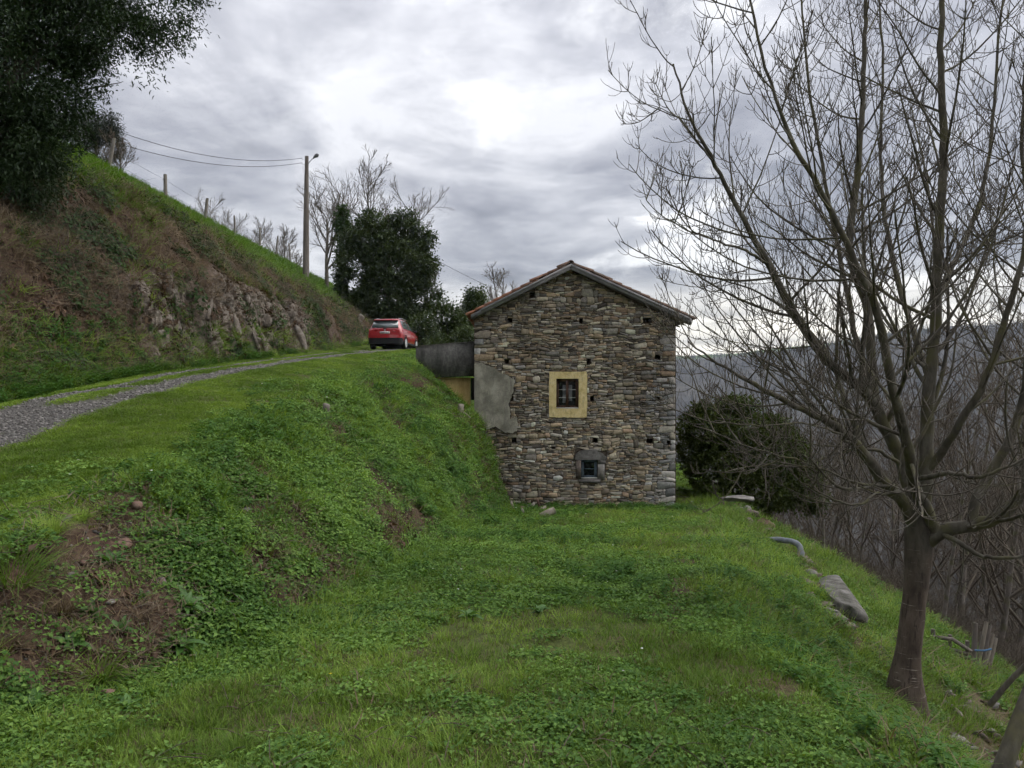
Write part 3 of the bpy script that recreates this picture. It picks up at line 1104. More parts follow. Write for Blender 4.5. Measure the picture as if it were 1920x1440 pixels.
# upper window: yellow painted surround, brown casements
m, g = newmat('yellow_paint')
v = g.n('ShaderNodeTexCoord').outputs['Object']
n1 = g.noise(v, 7., 6, .65)
n2 = g.noise(v, 40., 4, .6)
c = g.ramp(n1, [(.3, (.52, .40, .16)), (.5, (.66, .53, .255)), (.7, (.74, .62, .35))])
c = g.mix(.3, c, g.ramp(n2, [(.3, .6), (.65, 1.15)]), 'MULTIPLY')
n3 = g.noise(v, 16., 6, .7, .4)
c = g.mix(g.ramp(n3, [(.62, 0.), (.66, .8)]), c, (.25, .22, .17))
c = g.mix(g.ramp(g.noise(g.vmath('MULTIPLY', v, (3, 3, .7)), 4., 5, .65), [(.52, 0.), (.68, .45)]), c, (.22, .17, .08))
principled(g, c, .9, n2, .2, .5, .015)
M['yellow'] = m
sx0, sx1, sz0, sz1 = SUR
ox0, ox1, oz0, oz1 = OPEN1
cx_ = sorted([0., 1.] + [r_.random() for _ in range(22)])
low_ = [(sx0 + (sx1 - sx0) * k, sz0 + .05 * (fbm(np.array([[k * 5., 0, 0]]), 3, 3)[0] - .45) + r_.uniform(-.012, .012)) for k in cx_]
sur = [(sx0, sz1)] + [(sx0 - r_.uniform(0, .008), sz1 + (sz0 - sz1) * k / 12) for k in range(1, 12)] + low_ + [(sx1 + r_.uniform(-.004, .02), sz0 + (sz1 - sz0) * k / 12) for k in range(1, 12)] + [(sx1, sz1)]
tr = tessellate_polygon([[Vector((x, z, 0)) for x, z in sur], [Vector(q + (0,)) for q in ((ox0, oz0), (ox0, oz1), (ox1, oz1), (ox1, oz0))]])
allp = sur + [(ox0, oz0), (ox0, oz1), (ox1, oz1), (ox1, oz0)]
mb = MB().add([(x, FY - .03, z) for x, z in allp], [np.array(tr)])
n = len(sur)
mb.add([(x, FY - .03, z) for x, z in sur] + [(x, WY + .02, z) for x, z in sur], [np.array([(i, (i + 1) % n, n + (i + 1) % n, n + i) for i in range(n)])])
for (a, b), (c_, d_) in (((ox0, oz0), (ox1, oz0)), ((ox1, oz0), (ox1, oz1)), ((ox1, oz1), (ox0, oz1)), ((ox0, oz1), (ox0, oz0))):
    e = .004
    mb.add([(a, FY - .03, b), (c_, FY - .03, d_), (c_, WY + .14, d_), (a, WY + .14, b)], [(0, 1, 2, 3)])
hobj('window_surround', mb, M['yellow'])['label'] = 'yellow painted surround of the upper window'
M['brownwood'] = nmat('brownwood', [(.075, .040, .026), (.13, .072, .048)], 6, .6, stretch=(1, 1, .2))
M['palewood'] = nmat('palewood', [(.40, .39, .36), (.52, .51, .48)], 6, .6)
M['bluewood'] = nmat('bluewood', [(.10, .135, .17), (.17, .215, .26)], 8, .6)
M['curtain'] = nmat('curtain', [(.55, .55, .55), (.68, .68, .68)], 4, .9)
m, g = newmat('glass')
p = g.n('ShaderNodeBsdfPrincipled', {'Base Color': (.02, .024, .028, 1), 'Roughness': .05, 'Specular IOR Level': .5, 'Alpha': .45})
g.n('ShaderNodeOutputMaterial', {0: p.outputs[0]})
M['glass'] = m


def window(name, O, fmat, bmat, label, leaves, bars, fw, y):
    x0, x1, z0, z1 = [a + b for a, b in zip(O, (.006, -.006, .006, -.006))]
    e = bpy.data.objects.new(name, None)
    COL.objects.link(e)
    e.parent = house
    e.matrix_parent_inverse = HINV
    e['label'] = label
    fr = MB().box(x0, x0 + fw, y, y + .06, z0, z1).box(x1 - fw, x1, y, y + .06, z0, z1).box(x0 + fw, x1 - fw, y, y + .06, z1 - fw, z1).box(x0 + fw, x1 - fw, y, y + .06, z0, z0 + fw)
    o = fr.obj('frame', fmat)
    o.parent = e
    W_ = (x1 - x0 - 2 * fw) / leaves
    for k in range(leaves):
        a, b = x0 + fw + k * W_ + .002, x0 + fw + (k + 1) * W_ - .002
        st = fw * .8
        s_ = MB().box(a, a + st, y - .012, y + .035, z0 + fw + .002, z1 - fw - .002).box(b - st, b, y - .012, y + .035, z0 + fw + .002, z1 - fw - .002)
        s_.box(a + st, b - st, y - .010, y + .035, z1 - fw - st, z1 - fw - .002).box(a + st, b - st, y - .010, y + .035, z0 + fw + .002, z0 + fw + st)
        o = s_.obj('casement', fmat)
        o.parent = e
        H = z1 - z0 - 2 * fw - 2 * st
        for q in range(1, bars + 1):
            zz = z0 + fw + st + H * q / (bars + 1)
            o = MB().box(a + st, b - st, y - .006, y + .02, zz - .009, zz + .009).obj('glazing_bar', bmat)
            o.parent = e
        for q in range(bars + 1):
            zz0, zz1 = z0 + fw + st + H * q / (bars + 1) + .009, z0 + fw + st + H * (q + 1) / (bars + 1) - .009
            o = MB().add([(a + st, y + .012, zz0), (b - st, y + .012, zz0), (b - st, y + .012, zz1), (a + st, y + .012, zz1)], [(0, 1, 2, 3)]).obj('pane', M['glass'])
            o.parent = e
    return e


w1 = window('window', OPEN1, M['brownwood'], M['palewood'], 'brown casement window with pale glazing bars', 2, 2, .045, WY + .06)
for k, (a, b) in enumerate(((1056.0, 1061.5), (1067.5, 1074.0))):
    x0, x1 = hx_(a), hx_(b)
    n = 9
    V = []
    for i in range(n):
        x = x0 + (x1 - x0) * i / (n - 1)
        yv = WY + .2 + .012 * math.sin(i * 1.9)
        V += [(x, yv, hz_(722)), (x, yv, hz_(756 - 4 * k))]
    o = MB().add(V, [np.array([(2 * i, 2 * i + 1, 2 * i + 3, 2 * i + 2) for i in range(n - 1)])]).obj('curtain', M['curtain'])
    o.parent = w1
window('window', OPEN2, M['bluewood'], M['bluewood'], 'small blue-grey ground floor window', 1, 1, .05, WY + .10)
b = MB().box(OPEN2[0] + .01, OPEN2[1] - .01, WY - .02, WY + .09, OPEN2[2] + .001, OPEN2[2] + .035)
hobj('window_sill', b, M['palewood'])
b = MB().box(OPEN1[0] + .004, OPEN1[1] - .004, FY - .02, WY + .055, OPEN1[2] + .001, OPEN1[2] + .03)
hobj('window_sill', b, M['palewood'])
# dressed stones around the lower window
b = slab_poly([(hx_(a), hz_(bb)) for a, bb in LINT][::-1], FY - .03, WY + .01)
hobj('lintel', b, M['stonegrey'])
for q, (R_, mt) in enumerate(zip(JAMB, ('stonebrown', 'stonepale', 'stonegrey'))):
    hobj('jamb_stone', MB().box(R_[0] + .006, R_[1] - .006, FY - .015 - q * .004, WY + .01, R_[2] + .006, R_[3] - .006), M[mt])
hobj('sill_stone', MB().box(SILL2[0], SILL2[1], FY - .04, WY + .01, SILL2[2], SILL2[3]), M['stonegrey'])

# roof
OVF = .30                                       # front overhang
ELx, ELz = hx_(884), hz_(592)
ERx, ERz = hx_(1293), hz_(600)
PKx, PKz = hx_(1069), hz_(499)
Y0, Y1 = FY - OVF, YB + .3
roof = bpy.data.objects.new('roof', None)
COL.objects.link(roof)
roof.parent = house
roof.matrix_parent_inverse = HINV


def ropart(name, mb, mat, smooth=False):
    o = mb.obj(name, mat, None, smooth)
    o.parent = roof
    return o


def slopebox(mb, xa, za, xb, zb, y0, y1, t0, t1):
    """board along a slope, from t0 to t1 below/above the line measured along z"""
    V = [(xa, y0, za + t0), (xb, y0, zb + t0), (xb, y0, zb + t1), (xa, y0, za + t1), (xa, y1, za + t0), (xb, y1, zb + t0), (xb, y1, zb + t1), (xa, y1, za + t1)]
    mb.add(V, [(0, 1, 2, 3), (5, 4, 7, 6), (4, 0, 3, 7), (1, 5, 6, 2), (3, 2, 6, 7), (4, 5, 1, 0)])


for (xa, za) in ((ELx, ELz), (ERx, ERz)):
    mb = MB()
    slopebox(mb, xa, za, PKx, PKz, Y0 + .03, Y1, -.05, 0)
    ropart('roof_deck', mb, M['wood'])
    mb = MB()
    slopebox(mb, xa, za, PKx, PKz, Y0, Y0 + .028, -.15, .012)
    ropart('bargeboard', mb, M['board'])
    mb = MB()
    fx = .93 if xa < 0 else 1
    slopebox(mb, PKx + (xa - PKx) * (.90 if xa < 0 else .985), PKz + (za - PKz) * (.90 if xa < 0 else .985), PKx, PKz, Y0 - .024, Y0 - .002, -.058, .03)
    ropart('verge_board', mb, M['board'])
# rafters' ends and the soffit beam under the right eave
for yy in np.arange(FY + .5, YB, .75):
    mb = MB()
    slopebox(mb, ERx - .03, ERz - .05, hx_(1262), hz_(600) + .11, yy, yy + .09, -.09, -.052)
    ropart('rafter', mb, M['wood'])
mb = MB()
slopebox(mb, hx_(1292), hz_(601), hx_(1262), hz_(588), Y0 + .031, Y0 + .25, -.16, -.06)
ropart('eave_beam', mb, M['wood'])
hobj('ridge_beam', MB().box(RX - .07, RX + .07, Y0 + .05, FY + .2, RZ - .13, RZ + .0), M['wood'])

m, g = newmat('tile')
pos = g.n('ShaderNodeNewGeometry').outputs['Position']
rnd = g.n('ShaderNodeObjectInfo').outputs['Random']
n1 = g.noise(pos, 3.0, 5, .6)
n2 = g.noise(pos, 30., 4, .6)
c = g.ramp(g.math('ADD', g.math('MULTIPLY', n1, .7), g.math('MULTIPLY', rnd, .3)), [(.3, (.14, .085, .06)), (.5, (.30, .125, .07)), (.7, (.38, .17, .095))])
sx = g.n('ShaderNodeSeparateXYZ', {0: pos}).outputs[0]
lich = g.math('MULTIPLY', g.ramp(g.math('MULTIPLY', g.math('ADD', sx, 2.), .125), [(.18, .25), (.45, 1.)]), g.ramp(n2, [(.35, .55), (.6, .9)]))
c = g.mix(lich, c, (.10, .088, .075))
principled(g, c, .9, n2, .2, .5, .02)
M['tile'] = m


def canal_tile(L, r0, r1, up=True, k=7):
    V = []
    for y_, r in ((0, r0), (L, r1)):
        for s_ in (0, -.016):
            for i in range(k):
                a = math.pi * i / (k - 1)
                V.append((y_, math.cos(a) * (r + s_), math.sin(a) * (r + s_) * .8))
    Fs = []
    for i in range(k - 1):
        Fs += [(i, i + 1, 2 * k + i + 1, 2 * k + i), (k + i + 1, k + i, 3 * k + i, 3 * k + i + 1), (i + 1, i, k + i, k + i + 1), (2 * k + i, 2 * k + i + 1, 3 * k + i + 1, 3 * k + i)]
    return np.array(V), np.array(Fs)


tV, tF = canal_tile(.44, .082, .100)
tile_me = build_mesh('tile', tV, tF, [M['tile']], None, True)
rest = MB()
rt = np.random.default_rng(3)
for (xa, za) in ((ELx, ELz), (ERx, ERz)):
    d = np.array([xa - PKx, za - PKz])
    Ls = np.linalg.norm(d)
    sgn = np.sign(d[0])
    pitch = math.atan2(-d[1], abs(d[0]))
    nlong = int(Ls / .345)
    nw = int((Y1 - Y0) / .205)
    for iy in range(nw):
        for kx in range(nlong + 1):
            s_ = .02 + kx * (Ls - .30) / nlong
            x, z = PKx + d[0] / Ls * s_, PKz + d[1] / Ls * s_ + .045 + rt.normal(0, .006)
            y = Y0 + .085 + iy * .205 + rt.normal(0, .008)
            jit = rt.normal(0, .03)
            if iy == 0 and kx < 4:
                z += rt.uniform(.0, .05)
            if sgn > 0:
                Mx = Matrix.Translation((x, y, z)) @ Euler((0, pitch - .045 + jit * .5, jit)).to_matrix().to_4x4()
            else:
                Mx = Matrix.Translation((x, y, z)) @ Euler((0, 0, math.pi + jit)).to_matrix().to_4x4() @ Euler((0, pitch - .045, 0)).to_matrix().to_4x4()
            if iy < 8:
                o = link('tile', tile_me, roof)
                o.matrix_local = Mx
            else:
                rest.add(xf(tV, Mx), [tF])
for k in range(22):
    y = Y0 - .02 + k * .42
    Mx = Matrix.Translation((PKx, y, PKz + .075 + rt.normal(0, .008))) @ Euler((R(-2), 0, math.pi / 2 + rt.normal(0, .03))).to_matrix().to_4x4() @ Matrix.Scale(1.25, 4)
    o = link('ridge_tile', tile_me, roof)
    o.matrix_local = Mx
o = rest.obj('tile_courses', M['tile'], roof, True)
o['kind'] = 'stuff'

# rendered annex wall below the bridge, dark upright strip at its end
m, g = newmat('ochre_render')
v = g.n('ShaderNodeTexCoord').outputs['Object']
n1 = g.noise(g.vmath('MULTIPLY', v, (1, 1, .25)), 5., 6, .65)
c = g.ramp(n1, [(.3, (.30, .20, .065)), (.5, (.52, .38, .14)), (.68, (.62, .47, .2))])
principled(g, c, .9, n1, .2, .4, .015)
M['ochre'] = m
hobj('annex_wall', MB().box(-4.0, hx_(880), 24.50, 24.72, -4.4, .215), M['ochre'])['label'] = 'ochre rendered wall under the concrete bridge'
hobj('door_post', MB().box(-1.345, -1.23, 24.40, 24.49, -.52, .20), M['nearblack'])  # near-black box, a dark upright strip between annex wall and house corner

# concrete bridge from the track to the upper floor
bridge = thing('concrete_bridge', 'dark stained concrete footbridge joining the track to the stone house', 'bridge', (-2.2, 24.4, .2))
m, g = newmat('concrete')
v = g.n('ShaderNodeTexCoord').outputs['Object']
n1 = g.noise(g.vmath('MULTIPLY', v, (2.0, 2.0, .9)), 2.2, 7, .68)
n2 = g.noise(v, 14., 5, .6)
c = g.ramp(n1, [(.32, (.042, .041, .038)), (.5, (.092, .089, .082)), (.68, (.165, .16, .145))])
c = g.mix(.5, c, g.ramp(n2, [(.3, .5), (.7, 1.4)]), 'MULTIPLY')
principled(g, c, .95, n2, .15, .6, .02)
M['concrete'] = m
BI = Matrix.Translation((2.2, -24.4, -.2))


def bpart(name, mb, mat):
    o = mb.obj(name, mat, bridge)
    o.matrix_parent_inverse = BI
    return o


def wedge(x0, x1, y0, y1, zb0, zb1, zt0, zt1):
    V = [(x0, y0, zb0), (x1, y0, zb1), (x1, y1, zb1), (x0, y1, zb0), (x0, y0, zt0), (x1, y0, zt1), (x1, y1, zt1), (x0, y1, zt0)]
    return MB().add(V, [(0, 1, 2, 3), (4, 7, 6, 5), (0, 4, 5, 1), (2, 6, 7, 3), (0, 3, 7, 4), (1, 5, 6, 2)])


xb0 = -3.12
bpart('parapet', wedge(xb0, XL - .005, 24.22, 24.38, .19, .275, 1.21, 1.365), M['concrete'])
bpart('parapet', wedge(xb0, XL - .005, 25.42, 25.58, .19, .275, 1.21, 1.365), M['concrete'])
bpart('deck', wedge(xb0 - .3, XL - .005, 24.385, 25.415, .22, .30, .42, .50), M['concrete'])
bpart('abutment', MB().box(-3.55, -2.66, 24.42, 25.38, -2.5, .215), M['concrete'])
bpart('coping', wedge(xb0 - .01, XL - .007, 24.20, 24.40, 1.211, 1.366, 1.232, 1.387), M['stonegrey'])
# ------------------------------------------------------------------ plant geometry
def unit(a):
    return a / (np.linalg.norm(a, axis=-1, keepdims=True) + 1e-9)


def leaves(pos, d, up, L, Wd, fold=.25, mid=.45):
    """rhombic folded leaves: 4 verts, 2 tris each"""
    m_ = len(pos)
    d = unit(d)
    side = unit(np.cross(d, up))
    nn = np.cross(side, d)
    L = np.broadcast_to(L, (m_,))[:, None]
    Wd = np.broadcast_to(Wd, (m_,))[:, None]
    a = pos
    b = pos + d * L * mid - side * Wd * .5 + nn * Wd * fold
    c = pos + d * L - nn * L * .12
    e = pos + d * L * mid + side * Wd * .5 + nn * Wd * fold
    V = np.stack([a, b, c, e], 1).reshape(-1, 3)
    o = (np.arange(m_) * 4)[:, None]
    Fs = np.concatenate([o + [0, 1, 2], o + [0, 2, 3]])
    return V, Fs


def blades(pos, az_, H, Wd, lean, bend, rngl):
    """grass blades, three segments each ending in a point"""
    m_ = len(pos)
    dx = np.stack([np.cos(az_), np.sin(az_), 0 * az_], -1)
    sd_ = np.stack([-np.sin(az_), np.cos(az_), 0 * az_], -1)
    out = []
    for t_, w in ((0, 1.), (.4, .85), (.75, .5), (1., 0.)):
        c = pos + dx * (H * (lean * t_ + bend * t_ * t_))[:, None] + np.array([0, 0, 1.]) * (H * t_ * (1 - .35 * bend * t_))[:, None]
        if w:
            out += [c - sd_ * (Wd * w * .5)[:, None], c + sd_ * (Wd * w * .5)[:, None]]
        else:
            out += [c]
    V = np.stack(out, 1).reshape(-1, 3)
    o = (np.arange(m_) * 7)[:, None]
    Q = np.concatenate([o + [0, 1, 3, 2], o + [2, 3, 5, 4]])
    Tt = o + [4, 5, 6]
    return V, [Q, Tt]


def tuft(r, n, rad, h0, h1, w, mat, lean=.35, bend=.5):
    a = r.uniform(0, 6.28, n)
    rr = rad * np.sqrt(r.uniform(0, 1, n))
    aa = a + r.normal(0, .7, n)
    pos = np.stack([np.cos(a) * rr, np.sin(a) * rr, 0 * a - .01], -1)
    H = r.uniform(h0, h1, n)
    V, Fs = blades(pos, aa, H, np.full(n, w) * r.uniform(.7, 1.3, n), r.uniform(0, lean, n), r.uniform(0, bend, n), r)
    return V, Fs, mat, {'col': np.repeat(np.clip(r.uniform(.1, 1, n), 0, 1), 7)}


def leafmatmesh(r, n, rad, h, L, Wd, mat):
    a = r.uniform(0, 6.28, n)
    rr = rad * np.sqrt(r.uniform(0, 1, n))
    pos = np.stack([np.cos(a) * rr, np.sin(a) * rr, r.uniform(.1, 1, n) * h * (1 - .5 * rr / rad)], -1)
    b = r.uniform(0, 6.28, n)
    d = np.stack([np.cos(b), np.sin(b), r.uniform(-.25, .45, n)], -1)
    V, Fs = leaves(pos, d, np.array([0, 0, 1.]) + r.normal(0, .25, (n, 3)), L * r.uniform(.6, 1.25, n), Wd * r.uniform(.7, 1.2, n))
    return V, [Fs], mat, {'col': np.repeat(r.uniform(0, 1, n), 4)}


def nettle(r, stems, H, mat):
    VV, FF, CC, off = [], [], [], 0
    for s_ in range(stems):
        base_ = np.array([r.normal(0, .05), r.normal(0, .05), 0])
        ax = unit(np.array([r.normal(0, .3), r.normal(0, .3), 1.]))
        h_ = H * r.uniform(.6, 1.15)
        for k in range(5):
            t_ = (k + 1) / 5
            p = base_ + ax * h_ * t_
            a = k * 1.57 + r.uniform(-.4, .4)
            for sg in (0, math.pi):
                d = np.array([[math.cos(a + sg), math.sin(a + sg), r.uniform(-.35, .15)]])
                V, Fs = leaves(p[None], d, np.array([[0, 0, 1.]]), (.055 - .02 * abs(t_ - .45)) * r.uniform(.8, 1.2), .030, .2)
                VV.append(V)
                FF.append(Fs + off)
                CC.append(np.full(4, r.uniform(0, 1) * .5 + t_ * .5))
                off += 4
    return np.concatenate(VV), [np.concatenate(FF)], mat, {'col': np.concatenate(CC)}


def fern_dead(r, n, L, mat):
    """limp brown fronds and stalks lying down the slope"""
    a = r.uniform(0, 6.28, n)
    pos = np.stack([r.normal(0, .1, n), r.normal(0, .1, n), r.uniform(0, .06, n)], -1)
    H = L * r.uniform(.5, 1.2, n)
    V, Fs = blades(pos, a, H, np.full(n, .006), r.uniform(.6, 1.6, n), r.uniform(.2, .9, n), r)
    return V, Fs, mat, {'col': np.repeat(r.uniform(0, 1, n), 7)}


def twigs(r, n, L, mat):
    ls = []
    for k in range(n):
        p = np.array([r.normal(0, .12), r.normal(0, .12), r.uniform(0, .05)])
        d = unit(np.array([r.normal(), r.normal(), r.uniform(0, .7)]))
        l_ = L * r.uniform(.4, 1.1)
        ls.append((np.array([p, p + d * l_ * .5 + [0, 0, l_ * .06], p + d * l_]), np.array([.0025, .002, .001])))
    V, Fq = tubes(ls, 3)
    return V, [Fq], mat, None


# single plants and stones that the scatter keeps clear of
BST = [
    (255, 954, 28, 24, .10, 'stonered', 'reddish flat stone standing in the grassy bank', 1),
    (456, 966, 52, 24, .25, 'stonegrey', 'grey layered rock poking out of the grassy bank', 2),
    (300, 1096, 34, 24, .12, 'stonepurple', 'purplish grey stone in the bare earth of the bank', 3),
    (131, 1080, 15, 13, .06, 'stonepale', 'small pale pebble in the bare earth below the tussock', 4),
    (156, 1060, 18, 11, .06, 'stonered', 'small tan stone just above the pale pebble', 5),
    (207, 1130, 16, 11, .06, 'stonepale', 'small whitish stone among the rosettes on the bank', 6),
    (655, 1014, 20, 11, .1, 'stonebrown', 'brown stone in the bright ground cover', 7),
    (706, 1079, 12, 9, .08, 'stonepurple', 'little dark stone lower down the ground cover', 8),
    (232, 1024, 26, 20, .1, 'stonered', 'ochre stone beside the big rosette', 9),
    (282, 1050, 16, 12, .08, 'stonepale', 'small grey stone above the purplish stone', 10),
    (125, 975, 24, 16, .1, 'stonegrey', 'pale grey stone beside the small tussock at the bank top', 11),
    (415, 998, 14, 12, .08, 'stonepurple', 'small dull stone below the layered rock', 12),
    (1168, 984, 26, 13, .18, 'stonepale', 'pale flat stone lying in the grass before the house', 13),
    (600, 1010, 9, 6, .06, 'stonebrown', 'tiny brown stone in the leafy bank', 14),
]
RST = [
    (1338, 914, 34, 16, .45, 'stonegrey', 'rounded dull boulder by the olive bush', 61),
    (1382, 938, 54, 14, .5, 'stonegrey', 'long grey slab next to the rounded boulder', 62),
    (1412, 972, 36, 20, .6, 'stonebrown', 'dark brown rock in the stone row', 63),
    (1432, 988, 40, 24, .5, 'stonered', 'reddish crumbling rock beside the pipe', 64),
    (1400, 958, 26, 12, .4, 'stonepale', 'small pale stone between slab and brown rock', 65),
    (1462, 1018, 36, 12, .3, 'stonegrey', 'flat grey stone beneath the pipe', 66),
    (1515, 1056, 30, 16, .35, 'stonepurple', 'stone below the end of the pipe', 67),
    (1455, 1065, 26, 12, .3, 'stonegrey', 'weathered stone half sunk in the nettles', 68),
    (1508, 1095, 34, 22, .3, 'stonebrown', 'squat brown stone behind the great slab', 69),
    (1532, 1112, 36, 26, .3, 'stonered', 'reddish rock against the great slab', 70),
]
PLN = [(205, 1058, 52, 0, 'large strap-leaved rosette in the bare earth'), (130, 1212, 42, 1, 'broad-leaved rosette at the foot of the bank'), (225, 1185, 32, 1, 'bright broad-leaved plant below the bare earth'),
       (172, 1150, 36, 1, 'leafy plant left of the bright broad-leaved plant'), (345, 1140, 46, 1, 'large leafy clump under the purplish stone'), (395, 1118, 40, 0, 'strap-leaved plant beside the large leafy clump'),
       (330, 1215, 58, 1, 'wide leafy clump above the broken tiles'), (430, 1115, 40, 0, 'narrow-leaved plant at the edge of the bare earth'), (305, 1265, 40, 0, 'tufty plant just under the wide leafy clump'),
       (360, 1180, 34, 1, 'small broad-leaved plant above the wide clump'), (265, 1120, 26, 1, 'little leafy plant beside the purplish stone'), (60, 1330, 44, 1, 'leafy plant in the grass left of the broken tiles'),
       (240, 1330, 40, 1, 'leafy plant in the grass right of the broken tiles'), (520, 1170, 30, 1, 'leafy plant amid the bright ground cover'), (880, 1160, 34, 1, 'broad-leaved plant out on the lawn'), (1010, 1150, 30, 1, 'broad-leaved plant on the lawn near the nettles')]
TUS = [(28, 1090, 95, 'grass', 'big grass tussock hanging at the edge of the near bank'), (190, 1268, 60, 'grass', 'spiky grass tuft above the broken tiles'), (440, 1418, 50, 'grass', 'dark grass tuft at the lawn edge'), (10, 1220, 55, 'dry', 'yellowed grass tussock low on the near bank'),
       (120, 1150, 45, 'dry', 'withered hanging tussock in the bare earth'), (500, 1040, 45, 'dry', 'dry brown tussock beside the layered rock'), (95, 1000, 46, 'grass', 'green tussock capping the bare earth'), (150, 975, 30, 'grass', 'small round tussock at the bank top')]
EXC = []
for q in BST + RST:
    EXC.append((*hit(q[0], q[1])[0], q[2]))
for q in PLN + TUS:
    EXC.append((*hit(q[0], q[1])[0], q[2]))
EXC = np.array([(x, y, z, w * y / F * .62 + .03) for x, y, z, w in EXC] + [(*hit(208, 1310)[0], .14), (*hit(150, 1310)[0], .14), (*hit(1850, 1330)[0], .6), (*hit(1810, 1290)[0], .4), (*hit(1880, 1420)[0], .5), (*hit(1000, 955)[0], .6), (*hit(1580, 1130)[0], .45), (*hit(1800, 1235)[0], .5), (*hit(1835, 1255)[0], .4)] + [(*hit(a, b)[0], .26) for a, b in ((1345, 918), (1372, 942), (1400, 966), (1422, 985), (1440, 1002), (1470, 1026), (1500, 1050), (1516, 1080), (1530, 1108), (1556, 1140), (1585, 1172))])

# ---- quads of the terrain as a sampling base
C4 = GV[quads]
QC = C4.mean(1)
QN = unit(np.cross(C4[:, 1] - C4[:, 0], C4[:, 3] - C4[:, 0]))
QA = np.linalg.norm(np.cross(C4[:, 2] - C4[:, 0], C4[:, 3] - C4[:, 1]), axis=1) * .5
qv = lambda A: A.ravel()[quads].mean(1)
Qsoil, Qrock, Qgravel, Qlit, Qcut, Qbank = [qv(A) for A in (soil, rock, gravel, litter, cut, bankz)]
QnA, QnB, QnC = qv(nA), qv(nB), qv(nC)
QY = QC[:, 1]
Qpx = 960 + F * QC[:, 0] / np.maximum(QY, .3)
Qpy = 720 - F * QC[:, 2] / np.maximum(QY, .3)
Qvis = (QY > 1.6) & (Qpx > -260) & (Qpx < 2180) & (Qpy < 1700)
house_q = (QC[:, 0] > XL - .05) & (QC[:, 0] < XR + .05) & (QY > FY - .02) & (QY < YB)
Qvis &= ~house_q
QD = np.clip((3.6 / np.maximum(QY, 1)) ** 1.15, .015, 1)          # thinning with distance
clear = np.ones(len(QC))
for x, y, z, r_ in EXC:
    dd_ = np.sqrt((QC[:, 0] - x) ** 2 + (QC[:, 1] - y) ** 2 + (QC[:, 2] - z) ** 2)
    clear *= .12 + .88 * sstep(r_ * .6, r_ * 1.1, dd_)
patch = fbm(QC * [.55, .55, .55], 4, 101)
patch2 = fbm(QC * [.8, .8, .8], 4, 131)


def place(name, coll, nproto, dens, label, seed, scale=(.75, 1.25), grow=.55, upmix=.6, zoff=0., maxn=90000):
    r = np.random.default_rng(seed)
    lam = np.where(Qvis, QA * dens * QD * clear, 0)
    cnt = r.poisson(lam)
    q = np.repeat(np.arange(len(cnt)), cnt)
    if len(q) > maxn:
        q = r.choice(q, maxn, replace=False)
    a, b = r.uniform(0, 1, (2, len(q), 1))
    c = C4[q]
    p = c[:, 0] * (1 - a) * (1 - b) + c[:, 1] * a * (1 - b) + c[:, 2] * a * b + c[:, 3] * (1 - a) * b
    nrm = unit(QN[q] * (1 - upmix) + np.array([0, 0, upmix]))
    yaw = r.uniform(0, 6.2832, len(q))
    ref = np.stack([np.cos(yaw), np.sin(yaw), 0 * yaw], -1)
    b_ = unit(np.cross(nrm, ref))
    t_ = np.cross(b_, nrm)
    ry = -np.arcsin(np.clip(t_[:, 2], -1, 1))
    rx = np.arctan2(b_[:, 2], nrm[:, 2])
    rz = np.arctan2(t_[:, 1], t_[:, 0])
    sc = r.uniform(*scale, len(q)) * (1 + grow * np.log2(np.maximum(p[:, 1], 4) / 4))
    print(name, len(q))
    return scatter(name, coll, p + nrm * zoff, np.stack([rx, ry, rz], -1), sc, r.integers(0, nproto, len(q)), label)


rp = np.random.default_rng(12)
inb = lambda a, b, s_=.08: sstep(a - s_, a + s_, QU) * (1 - sstep(b - s_, b + s_, QU))
green = (1 - np.clip(Qsoil * 1.1, 0, 1)) * (1 - np.clip(Qgravel * 1.6, 0, 1))
lawnU = inb(9.0, 11.3, .25)
grassU = np.clip(lawnU + inb(7.0, 7.6, .15) + inb(11.2, 13.25, .2) * .8, 0, 1)
shortU = inb(4.0, 7.2, .12)
gl = protos('grass_tuft', [tuft(rp, 28, .07, .014, .050, .0042, M['grass'], .6, .8) for _ in range(5)] + [tuft(rp, 20, .05, .03, .095, .004, M['grass'], .6, .9) for _ in range(2)] + [tuft(rp, 18, .06, .02, .05, .004, M['drypale'], .8, .9), tuft(rp, 14, .07, .02, .06, .004, M['dry'], .9, 1.)])
place('grass', gl, 9, 700 * grassU * green * (.3 + 1.1 * sstep(.38, .56, patch)) * (.5 + .5 * sstep(.36, .5, fbm(QC * [2.2, 2.2, 2.2], 3, 191))), 'short green grass of the lawn and verges', 1, (.7, 1.3), .5)
gb = protos('bank_grass', [tuft(rp, 20, .06, .06, .16, .0048, M['grass'], .6, .9) for _ in range(4)])
bk = inb(7.0, 9.1, .2)
rs_ = inb(11.0, 13.2, .2)
gs = protos('verge_tuft', [tuft(rp, 34, .10, .010, .036, .0055, M['grass'], .7, .7) for _ in range(4)])
place('verge_grass', gs, 4, 1300 * shortU * green * (Qgravel < .35), 'short grass along and between the wheel tracks', 15, (.7, 1.3), .12, .4)
place('bank_grass', gb, 4, (bk * 150 * (.3 + sstep(.42, .6, patch2)) + rs_ * 130) * (1 - .85 * Qsoil), 'longer grass growing on the banks', 2)
cv = protos('ground_cover', [leafmatmesh(rp, 40, .11, .055, .026, .019, M['cover']) for _ in range(4)])
gc = protos('grass_clump', [tuft(rp, 40, .06, .06, .15, .0042, M['grass'], .7, 1.0) for _ in range(3)])
place('grass_clumps', gc, 3, lawnU * 9 * sstep(.4, .6, patch) * green + inb(6.2, 7.4) * 6 * green + rs_ * 22, 'taller tufts standing in the lawn', 17, (.6, 1.2), .2, .6)
